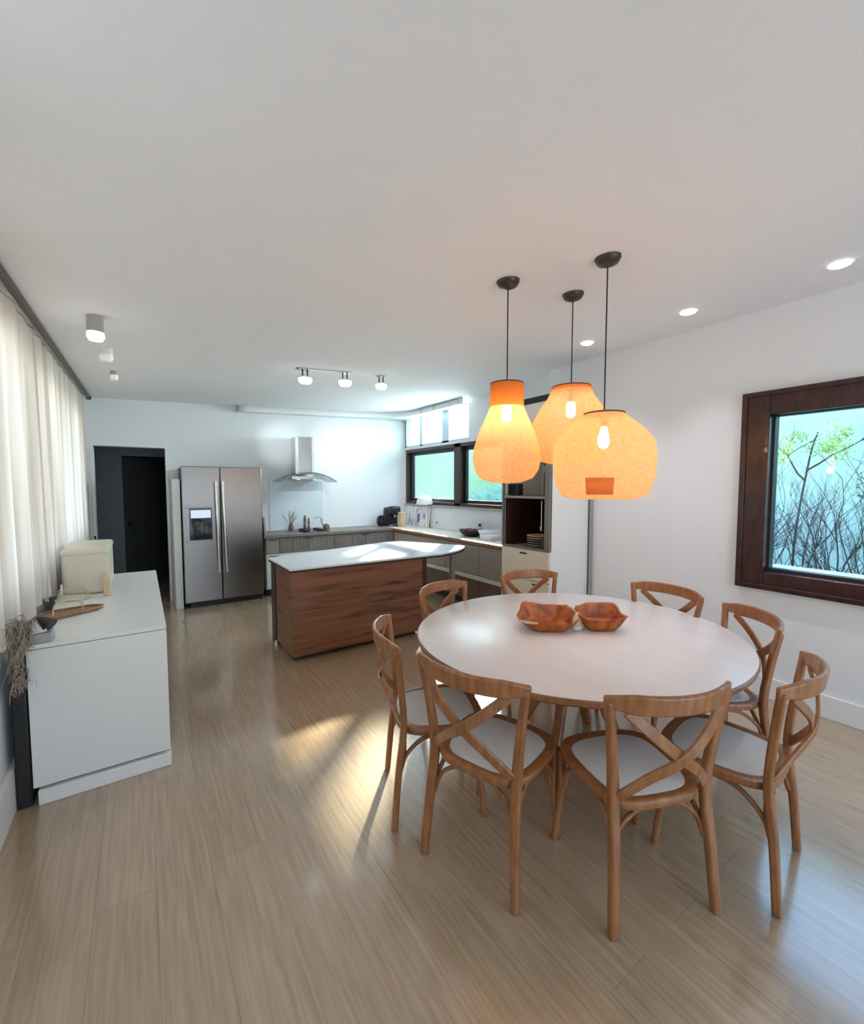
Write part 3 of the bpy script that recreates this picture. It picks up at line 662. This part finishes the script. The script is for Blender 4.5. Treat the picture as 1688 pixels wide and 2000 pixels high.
# ------------------------------------------------------------------ tall oven tower
TX, TY0, TY1, TH = 3.15, 2.68, 3.32, 2.39
t = thing('oven_tower', 'tall white built in cabinet with open dark niches between kitchen and right wall', 'cabinet', (3.45, 3.0, 0))
m = MB(); m.box(TX + .02, XR - .012, TY0, TY0 + .025, 0, TH).box(TX + .02, XR - .012, TY1 - .02, TY1, 0, TH).box(XR - .03, XR - .012, TY0, TY1, 0, TH)
m.box(TX + .02, XR - .03, TY0 + .025, TY1 - .02, 0, .92).box(TX + .02, XR - .03, TY0 + .025, TY1 - .02, 1.90, TH)
obj('carcass', m, M['lacquer'], t)
obj('drawer', MB().box(TX, TX + .02, TY0 + .005, TY1 - .003, .63, .925), M['cream'], t, bevel=.003)
dr_ = obj('lower_drawer', MB().box(TX, TX + .02, TY0 + .005, TY1 - .003, .10, .62), M['cream'], t, bevel=.003)
obj('handle', MB().box(TX - .012, TX, 2.96, 3.05, .878, .892), M['black'], t, bevel=.003)
obj('handle', MB().box(TX - .012, TX, 2.80, 2.88, .585, .600), M['bronze'], dr_, bevel=.003)
obj('upper_door', MB().box(TX, TX + .02, TY0 + .005, TY1 - .003, 1.92, 2.345), M['lacquer'], t, bevel=.003)
obj('top_trim', MB().box(TX - .006, TX + .03, TY0, TY1, 2.352, TH + .012), M['black'], t)
obj('niche_lining', MB().box(TX + .03, XR - .04, TY1 - .032, TY1 - .021, .93, 1.44).box(XR - .05, XR - .04, TY0 + .03, TY1 - .03, .93, 1.44).box(TX + .03, XR - .04, TY0 + .026, TY0 + .036, .93, 1.44), M['walnut_dark'], t)
obj('niche_frame', frame_x(MB(), TX - .004, TX + .022, TY0 + .002, TY1 - .002, .928, 1.90, .022).box(TX - .006, TX + .03, TY0, TY0 + .06, .93, 1.80), nz(mat('grey_metal_frame', (.22, .20, .19), .4, metal=.4), amount=.05), t, bevel=.002)
obj('shelf', MB().box(TX + .005, XR - .04, TY0 + .04, TY1 - .022, 1.43, 1.455), nz(mat('grey_shelf', (.30, .28, .27), .5), amount=.05), t, bevel=.002)
t = thing('speaker', 'small black box shaped speaker on the upper tower shelf', 'speaker', (3.3, 3.24, 1.455))
obj('casing', MB().box(TX + .05, TX + .14, 3.15, 3.285, 1.456, 1.58), M['black'], t, bevel=.012)
obj('vent_grille', MB().box(TX + .045, TX + .05, 3.16, 3.27, 1.48, 1.56), M['black_gloss'], t)
t = thing('bottle', 'black round topped bottle at the right end of the upper shelf', 'bottle', (3.22, 2.755, 1.455))
obj('glass_body', MB().lathe([(.022, 1.456), (.024, 1.48), (.024, 1.66), (.012, 1.70), (.012, 1.74), (.03, 1.755), (.034, 1.78), (.02, 1.81), (.003, 1.825)], (3.215, 2.785), 16, cap0=True, cap1=True), M['black'], t)
pl = ['brownish dinner plate at the very bottom of the pile in the tower niche', 'brownish dinner plate second from the bottom of the pile in the tower niche', 'brownish dinner plate in the middle of the pile in the tower niche',
      'tan dinner plate directly under the topmost plate in the tower niche', 'tan dinner plate on top of the pile in the tower niche']
for k in range(5):
    o = obj('dinner_plate', MB().lathe([(.02, .945 + .022 * k), (.10, .949 + .022 * k), (.135, .963 + .022 * k), (.132, .967 + .022 * k), (.09, .953 + .022 * k)], (3.36, 2.98), 24, cap0=True, cap1=True), M['tan'] if k > 2 else M['taupe'])
    tag(o, pl[k], 'plate', 'dinner plates in the tower niche')
jl = ['bronze jar at the front of the dark tower niche, nearest the opening', 'bronze jar second from the opening of the dark tower niche', 'bronze jar third from the opening of the dark tower niche', 'bronze jar deepest inside the dark tower niche']
for k in range(4):
    o = obj('glass_jar', MB().lathe([(.03, .945), (.034, .96), (.034, 1.02), (.024, 1.035), (.026, 1.05)], (3.22 + .12 * k, 2.79), 14, cap0=True, cap1=True), M['bronze'])
    tag(o, jl[k], 'jar', 'jars in the tower niche')
o = obj('hanging_ladle', MB().tube([(3.21, 2.83, 1.41), (3.21, 2.83, 1.16)], [.006, .008], 8).tube([(3.21, 2.83, 1.16), (3.21, 2.83, 1.12)], [.02, .014], 10), M['steel_light'])
tag(o, 'pale metal utensil hanging below the tower shelf', 'utensil')
o = obj('corner_shadow_strip', MB().tube([(XR - .026, 2.655, 0), (XR - .026, 2.655, 1.42)], .016, 12), nz(mat('shadow_line_grey', (.30, .30, .31), .4), amount=.05))  # shadow line between tower and wall, modelled as a grey strip
tag(o, 'thin grey vertical strip for the shadow line where the tower meets the right wall', 'strip')

# ------------------------------------------------------------------ island
IX0, IX1, IY0, IY1, IZ = 1.06, 2.46, 3.72, 4.42, .835
t = thing('kitchen_island', 'walnut clad kitchen island with white worktop and curved bar end', 'kitchen island', (1.76, 4.05, 0))
obj('front_panel', MB().box(IX0, IX1 - .05, IY0, IY0 + .03, .045, IZ - .03), M['walnut'], t, bevel=.002)
obj('end_panel', MB().box(IX0, IX0 + .03, IY0 + .032, IY1 - .16, .045, IZ - .03), M['walnut'], t, bevel=.002)
obj('corner_post', MB().box(IX0 - .006, IX0 + .05, IY1 - .15, IY1, 0, IZ - .03), M['walnut_dark'], t, bevel=.002)
obj('corner_post', MB().box(IX1 - .048, IX1, IY0 - .004, IY0 + .06, .02, IZ - .03), M['walnut_dark'], t, bevel=.002)
obj('carcass', MB().box(IX0 + .04, IX1 - .02, IY0 + .035, IY1 - .02, .06, IZ - .03), M['walnut_dark'], t)
obj('plinth', MB().box(IX0 + .10, IX1 - .08, IY0 + .10, IY1 - .06, 0, .06), M['black'], t)
obj('foot', MB().lathe([(.018, 0), (.018, .02), (.008, .05)], (IX0 - .012, IY1 - .17), 12, cap0=True, cap1=True), M['white_plastic'], t)
ol = [(IX0 - .025, IY0 - .03), (IX1 + .02, IY0 - .045)]
ol += [(p.x, p.y) for p in spline([(2.60, 3.66, 0), (2.86, 3.74, 0), (3.06, 3.86, 0), (3.18, 3.98, 0)], 4)]
ol += [(3.19, 4.06), (2.78, 4.80), (2.55, 4.84), (IX0 + .12, 4.46), (IX0 - .03, 4.42)]
obj('worktop', MB().poly(ol, IZ - .012, IZ + .006), M['island_top'], t, bevel=.003)
obj('worktop_underside', MB().poly([(x * .998 + .003, y * .999 + .003) for x, y in ol], IZ - .03, IZ - .0125), M['walnut_dark'], t)
obj('bar_leg', MB().box(3.0, 3.05, 4.0, 4.05, 0, IZ - .03), M['taupe'], t, bevel=.003)

# ------------------------------------------------------------------ round dining table
TC = (2.063, 1.569); TR = math.radians(163.8); TZ = .72
t = thing('round_table', 'large round dining table with blush white top and honey oak edge', 'table', (TC[0], TC[1], 0))
obj('tabletop', MB().lathe([(0.9, TZ - .012), (.907, TZ - .008), (.91, TZ - .002), (.905, TZ)], TC, 96, 1.0, .927, TR, True, True), M['table_top'], t)
obj('edge_band', MB().lathe([(.86, TZ - .045), (.90, TZ - .040), (.914, TZ - .028), (.916, TZ - .010), (.909, TZ - .006)], TC, 96, 1.0, .927, TR, True, True), M['oak'], t)
obj('hub', MB().lathe([(.10, .46), (.20, .50), (.27, .60), (.30, .672)], TC, 32, cap0=True, cap1=True), M['oak'], t)
for k in range(4):
    a = math.radians(20 + 90 * k); ca, sa = math.cos(a), math.sin(a)
    obj('leg', MB().band(spline([(TC[0] + ca * r_, TC[1] + sa * r_, z) for r_, z in ((.20, .66), (.16, .48), (.20, .28), (.34, .0))], 6), (-sa, ca, 0), .055, [.075 - .0015 * i for i in range(19)]), M['oak'], t, bevel=.012, seg=3)

t = thing('dough_bowl', 'orange brown carved wooden dough bowl, left of the pair on the round table', 'bowl', (1.92, 1.62, TZ))
def trough(cx, cy, L, W, h, seedv, high_back):
    rnd = random.Random(seedv); m = MB(); n = 40; yaw = math.radians(-34.2)
    rings = []
    prof = [(.0, .0, 0), (.55, .62, 0.0), (.74, .80, .35), (1.0, 1.0, 1.0), (.93, .92, .97), (.74, .74, .35), (.4, .4, .16), (0, 0, .14)]
    jit = [rnd.uniform(-1, 1) for _ in range(n)]
    vs = []
    for pi_, (sx, sy, sz) in enumerate(prof):
        for k in range(n):
            a = 2 * PI * k / n; ca, sa = math.cos(a), math.sin(a)
            ex = abs(ca) ** .6 * (1 if ca > 0 else -1); ey = abs(sa) ** .7 * (1 if sa > 0 else -1)
            j = 1 + .03 * (jit[k] + jit[(k + 1) % n]) * sx
            x = ex * L / 2 * sx * j; y = ey * W / 2 * sy * j
            z = sz * (h * (1 + (high_back if sa > .15 else 0) * min(1, max(0, sa * 1.4))) + .010 * math.sin(3 * a + seedv) + .004 * jit[k])
            vs.append((cx + x * math.cos(yaw) - y * math.sin(yaw), cy + x * math.sin(yaw) + y * math.cos(yaw), TZ + .001 + max(0, z)))
    fs = [(i * n + k, i * n + (k + 1) % n, (i + 1) * n + (k + 1) % n, (i + 1) * n + k) for i in range(len(prof) - 1) for k in range(n)]
    return m.add(vs, fs)
M['carved'] = nz(mat('orange_carved_wood', (.48, .13, .015), .4), nscale=3.5, detail=2, c1=(.27, .048, .006), c2=(.52, .135, .014), bump=.12)
obj('bowl_body', trough(1.94, 1.655, .34, .22, .062, 1.3, .95), M['carved'], t)
obj('pale_rim', MB().tube([(1.75, 1.70, TZ + .070), (1.77, 1.655, TZ + .068), (1.81, 1.61, TZ + .066)], [.006, .009, .005], 8), M['oak_pale'], t)
t = thing('dough_bowl', 'orange brown lumpy wooden bowl, right of the pair on the round table', 'bowl', (2.18, 1.48, TZ))
obj('bowl_body', trough(2.20, 1.485, .29, .20, .085, 4.1, .42), M['carved'], t)
t = thing('bread_loaf', 'small pale crusted loaf wedged between the two orange bowls', 'bread', (2.06, 1.55, TZ))
obj('crust', MB().lathe([(.01, TZ + .002), (.028, TZ + .004), (.036, TZ + .035), (.028, TZ + .075), (.012, TZ + .10)], (2.065, 1.545), 16, 1, .7, cap0=True, cap1=True), M['tan'], t)
obj('wrap', MB().lathe([(.03, TZ + .002), (.04, TZ + .012), (.038, TZ + .03), (.034, TZ + .031)], (2.065, 1.545), 16, 1, .75, cap0=True), M['cream'], t)

# ------------------------------------------------------------------ cross-back chairs
def make_chair(label):
    t = thing('cross_back_chair', label, 'chair', (0, 0, 0), local=True, group='cross back chairs around the round table')
    for s in (-1, 1):
        p = spline([(s * .212, -.225, 0), (s * .198, -.205, .24), (s * .190, -.180, .45), (s * .206, -.190, .63), (s * .238, -.212, .835)], 6)
        obj('rear_leg', MB().band(p, (1, 0, 0), [.030, .031, .033, .035, .036, .037, .038, .039, .04, .04, .04, .04, .04, .039, .038, .037, .036, .035, .034, .033, .032, .031, .03, .03, .028], .030), M['oak'], t, bevel=.009, seg=3)
        p = spline([(s * .195, .165, .435), (s * .190, .175, .25), (s * .205, .200, 0)], 8)
        obj('front_leg', MB().band(p, (1, 0, 0), [.036 - .0007 * i for i in range(17)], [.036 - .0007 * i for i in range(17)]), M['oak'], t, bevel=.010, seg=3)
    # wide bentwood top rail, bowed backwards
    arc = []
    for i in range(25):
        u = -1 + 2 * i / 24; arc.append((.262 * u - .01 * u ** 3, -.200 - .098 * (1 - u * u), .832 + .006 * (1 - u * u)))
    ws = [.040 + .030 * min(1, (1 - abs(-1 + 2 * i / 24)) * 3) for i in range(25)]
    obj('top_rail', MB().band(arc, (0, -.12, 1), ws, .020), M['oak'], t, bevel=.008, seg=3)
    for s in (-1, 1):
        p = spline([(s * .185, -.236, .805), (s * .10, -.274, .725), (0, -.274 - .006 * s, .64), (-s * .10, -.238, .56), (-s * .178, -.190, .475)], 6)
        tg = [(p[min(i + 1, len(p) - 1)] - p[max(i - 1, 0)]).normalized() for i in range(len(p))]
        obj('cross_slat', MB().band(p, [v.cross(Vector((0, 1, 0))) for v in tg], .040, .013), M['oak'], t, bevel=.004)
    # seat
    def outline(k, n=40):
        out = []
        for i in range(n):
            a = 2 * PI * i / n; ca, sa = math.cos(a), math.sin(a)
            e = .55; x = abs(ca) ** e * (1 if ca > 0 else -1); y = abs(sa) ** e * (1 if sa > 0 else -1)
            hw = .205 + .022 * (y + 1) / 2 * 1.3; out.append((x * hw * k, .005 + y * .210 * k + (.012 * (1 - x * x) if y > 0 else -.006) * k))
        return out
    o1 = outline(1); o2 = outline(.82); n = len(o1)
    def ring(m, rings):
        vs = [p for r_ in rings for p in r_]
        m.add(vs, [(i * n + k, i * n + (k + 1) % n, ((i + 1) % len(rings)) * n + (k + 1) % n, ((i + 1) % len(rings)) * n + k) for i in range(len(rings)) for k in range(n)])
    m = MB(); z = .455
    ring(m, [[(x, y, z - .035) for x, y in outline(.97)], [(x, y, z - .014) for x, y in o1], [(x, y, z - .004) for x, y in outline(.985)], [(x, y, z) for x, y in outline(.93)], [(x, y, z - .006) for x, y in o2], [(x, y, z - .035) for x, y in o2]])
    sf = obj('seat_frame', m, M['oak'], t)
    m = MB(); rr = []
    for k, dz in ((.83, -.012), (.80, -.004), (.6, .0), (.3, .002), (.02, .003)): rr.append([(x, y, z + dz) for x, y in outline(k)])
    vs = [p for r_ in rr for p in r_]
    m.add(vs, [(i * n + k, i * n + (k + 1) % n, (i + 1) * n + (k + 1) % n, (i + 1) * n + k) for i in range(len(rr) - 1) for k in range(n)] + [tuple(range((len(rr) - 1) * n, len(rr) * n))])
    m.add([(x, y, z - .02) for x, y in outline(.83)], [tuple(range(n - 1, -1, -1))])
    obj('seat_pad', m, M['seat'], t)
    # bentwood braces under the seat
    for s in (-1, 1):
        p = spline([(s * .192, -.195, .25), (s * .186, -.165, .33), (s * .180, -.09, .392), (s * .178, .0, .405), (s * .180, .09, .392), (s * .184, .150, .33), (s * .186, .172, .25)], 5)
        obj('side_brace', MB().band(p, (1, 0, 0), .018, .016), M['oak'], t, bevel=.005)
    for y, x_ in ((-.172, .185), (.16, .182)):
        p = spline([(-x_, y - (.02 if y < 0 else 0), .26), (-x_ * .86, y, .345), (-x_ * .4, y, .408), (0, y, .415), (x_ * .4, y, .408), (x_ * .86, y, .345), (x_, y - (.02 if y < 0 else 0), .26)], 5)
        obj('cross_brace', MB().band(p, (0, 1, 0), .018, .016), M['oak'], t, bevel=.005)
    return t

# rear-foot midpoint, facing direction (degrees, seat side), label
chairs = [((.995, 1.815), -24, 'oak cross back chair on the island side, leftmost, seen in profile'),
          ((1.02, 1.25), 18, 'oak cross back chair at the left front, its back overlapping the table rim'),
          ((1.49, .725), 68, 'oak cross back chair nearest the camera, back turned squarely to it'),
          ((2.06, .545), 98, 'oak cross back chair at the right front with bright bluish white seat'),
          ((2.72, .92), 139, 'oak cross back chair on the right side under the dining window corner'),
          ((2.935, 1.49), 176, 'oak chair behind the table of which only a slanted top rail shows, below the window'),
          ((2.54, 2.36), -107, 'oak chair behind the table in front of the cream tower drawers'),
          ((1.72, 2.385), -76, 'pale lit oak chair behind the table beside the island end')]
first = None
for (px, py), deg, lb in chairs:
    a = math.radians(deg); loc = (px + .215 * math.cos(a), py + .215 * math.sin(a), 0); rot = a - PI / 2
    if first is None:
        first = make_chair(lb); first.location = loc; first.rotation_euler = (0, 0, rot)
    else: dup(first, lb, loc, rot)

# ------------------------------------------------------------------ pendant lamps
def pendant(label, x, y, prof, zneck, sx=1, energy=1.5, patch=False, bulb_z=1.92, flame=False):
    zt = zc(x, y)
    t = thing('pendant_lamp', label, 'pendant lamp', (x, y, zt), group='orange pendant lamps over the round table')
    obj('canopy', MB().lathe([(.062, zt + .004), (.062, zt - .008), (.050, zt - .028), (.022, zt - .040), (.006, zt - .045)], (x, y), 28, cap1=True), M['bronze'], t)
    obj('cord', MB().tube([(x, y, zt - .03), (x, y, prof[0][1] - .005)], .0035, 8), M['black'], t)
    sh = obj('lamp_shade', MB().lathe(prof, (x, y), 56), M['shade'], t)
    obj('top_ring', MB().lathe([(.012, prof[0][1] - .004), (prof[0][0] - .002, prof[0][1] - .004), (prof[0][0] + .003, prof[0][1]), (prof[0][0] + .003, prof[0][1] + .006), (.012, prof[0][1] + .010)], (x, y), 40, cap1=True), nz(mat('brown_ring', (.13, .04, .02), .5), amount=.1), t)
    if zneck:
        obj('neck_band', MB().lathe([(prof[0][0] + .002, prof[0][1]), (zneck[0] + .003, zneck[1])], (x, y), 56), M['shade_neck'], t)
    bz = bulb_z
    so = obj('socket', MB().tube([(x, y, prof[0][1]), (x, y, bz + .075)], .006, 8).tube([(x, y, bz + .085), (x, y, bz + .05)], [.018, .016], 14), M['bronze'], t)
    pr = [(.012, bz + .055), (.018, bz + .03), (.026, bz), (.029, bz - .025), (.022, bz - .05), (.008, bz - .06)] if flame else [(.02, bz + .05), (.026, bz + .04), (.028, bz), (.026, bz - .03), (.014, bz - .042)]
    obj('bulb', MB().lathe(pr, (x, y), 20, cap0=True, cap1=True), M['bulb'], t)
    l = lamp('bulb_light', 'POINT', (x, y, bz - .09), energy, (1, .72, .42), shadow_soft_size=.03); l.parent = t; l.location = (0, 0, bz - .09 - zt)
    if patch:
        m = MB(); n_ = 14; vs = []
        for k in range(n_ + 1):
            a = math.radians(-148 - 16 + 30 * k / n_)
            for r_, z in ((.241, 1.59), (.222, 1.512)): vs.append((x + r_ * math.cos(a), y + r_ * math.sin(a), z))
        m.add(vs, [(2 * k, 2 * k + 2, 2 * k + 3, 2 * k + 1) for k in range(n_)]); obj('woven_patch', m, M['patch'], t, solid=.002)
    return t
pendant('orange woven pendant lamp with narrow neck, leftmost of the three', 1.683, 1.744,
        [(.088, 2.108), (.090, 1.99), (.115, 1.93), (.150, 1.85), (.177, 1.77), (.187, 1.70), (.175, 1.64), (.145, 1.595), (.08, 1.572), (.0, 1.566)], (.090, 1.985), bulb_z=1.945)
pendant('orange woven pendant lamp partly hidden, hanging behind the other two', 2.177, 1.704,
        [(.112, 2.145), (.135, 2.09), (.19, 2.01), (.235, 1.92), (.245, 1.84), (.235, 1.76), (.20, 1.71), (.12, 1.69), (.0, 1.685)], (.12, 2.125), bulb_z=2.01)
pendant('widest orange woven pendant lamp, nearest and lowest, hanging on the right', 1.941, 1.316,
        [(.095, 1.912), (.125, 1.885), (.19, 1.83), (.235, 1.77), (.245, 1.70), (.241, 1.62), (.226, 1.545), (.20, 1.503), (.15, 1.487), (.0, 1.482)], None, bulb_z=1.80, patch=True, flame=True, energy=1.8)

# ------------------------------------------------------------------ ceiling lights
def cyl_spot(label, x, y, h, r, lit, stem, group, body=None):
    zt = zc(x, y)
    t = thing('ceiling_spotlight', label, 'ceiling light', (x, y, zt), group=group)
    if stem:
        obj('mount_plate', MB().lathe([(.045, zt + .004), (.045, zt - .01)], (x, y), 20, cap1=True), M['steel_light'], t)
        obj('stem', MB().tube([(x - .025, y, zt - .01), (x - .025, y, zt - .075)], .007, 8).tube([(x + .022, y, zt - .01), (x + .022, y, zt - .075)], .007, 8), M['bronze'], t)
        z1 = zt - .075
    else: z1 = zt + .004
    obj('housing', MB().lathe([(r, z1), (r, z1 - h)], (x, y), 28, cap0=True), body or M['white_plastic'], t)
    obj('diffuser', MB().lathe([(r * 1.02, z1 - h), (r * 1.05, z1 - h - .025), (r * .8, z1 - h - .045), (.004, z1 - h - .048)], (x, y), 28, cap0=True, cap1=True), lit, t)
    return t
grey_body = nz(mat('warm_grey_housing', (.42, .39, .36), .5), amount=.03)
cyl_spot('grey cylinder ceiling light near the curtain, lit white below, nearest of three', -.19, 3.28, .10, .042, M['lit'], False, 'ceiling lights near the curtains', grey_body)
cyl_spot('faint unlit cream ceiling light near the curtain, second from the camera', -.18, 4.10, .05, .042, M['lit_dim'], False, 'ceiling lights near the curtains', M['ceiling'])
cyl_spot('tiny far unlit ceiling light near the curtain, farthest of three', -.165, 4.95, .04, .03, M['lit_dim'], False, 'ceiling lights near the curtains', grey_body)
cyl_spot('ceiling spotlight on the track, left of the two before the hood', 1.35, 4.16, .012, .062, M['lit_cool'], True, 'kitchen spotlights')
cyl_spot('ceiling spotlight on the track, right of the two before the hood', 1.75, 4.14, .012, .062, M['lit_cool'], True, 'kitchen spotlights')
cyl_spot('ceiling spotlight with flat white disk, alone to the right of the track', 2.17, 4.16, .012, .058, M['lit_cool'], True, 'kitchen spotlights')
t = thing('light_track', 'thin pale track line joining two ceiling spotlights', 'light track', (1.55, 4.1, zc(1.55, 4.1)))
obj('track', MB().band([(1.27, 4.12, zc(1.27, 4.12) - .005), (1.80, 4.11, zc(1.80, 4.11) - .005)], (0, 0, 1), .008, .02), M['steel_light'], t)
obj('end_cap', MB().box(1.26, 1.272, 4.108, 4.132, zc(1.27, 4.12) - .012, zc(1.27, 4.12)), M['bronze'], t)
for x, y, lb in ((3.20, 2.35, 'round lit downlight near the right wall, farthest of the row'), (3.22, 1.54, 'round lit downlight near the right wall, middle of the row'), (3.22, .75, 'round lit downlight at the right edge of the photo, largest of the row')):
    zt = zc(x, y); t = thing('downlight', lb, 'ceiling light', (x, y, zt), group='round downlights along the right wall')
    obj('bezel', MB().lathe([(.062, zt + .004), (.062, zt - .004), (.05, zt - .006)], (x, y), 28), M['trim'], t)
    obj('diffuser', MB().lathe([(.05, zt + .002), (.048, zt - .012), (.03, zt - .020), (.003, zt - .022)], (x, y), 28, cap0=True, cap1=True), M['lit'], t)
    l = lamp('downlight_light', 'SPOT', (x, y, zt), 15, (.92, .92, 1), rot=(0, 0, 0), shadow_soft_size=.03, spot_size=math.radians(100), spot_blend=.8); l.parent = t; l.location = (0, 0, -.03)

# aimed beams of the kitchen spotlights (the two glows beside the chimney)
lamp('spotlight_beam', 'SPOT', (1.35, 4.19, 2.50), 62, (.85, .96, 1), aim=(1.80, YB, 2.20), spot_size=math.radians(19), spot_blend=1, shadow_soft_size=.03)
lamp('spotlight_beam', 'SPOT', (1.75, 4.17, 2.50), 55, (.85, .96, 1), aim=(2.72, YB, 2.16), spot_size=math.radians(22), spot_blend=1, shadow_soft_size=.03)
lamp('spotlight_beam', 'SPOT', (2.17, 4.16, 2.50), 60, (.95, .97, 1), aim=(2.9, 6.2, .9), spot_size=math.radians(70), spot_blend=1, shadow_soft_size=.03)
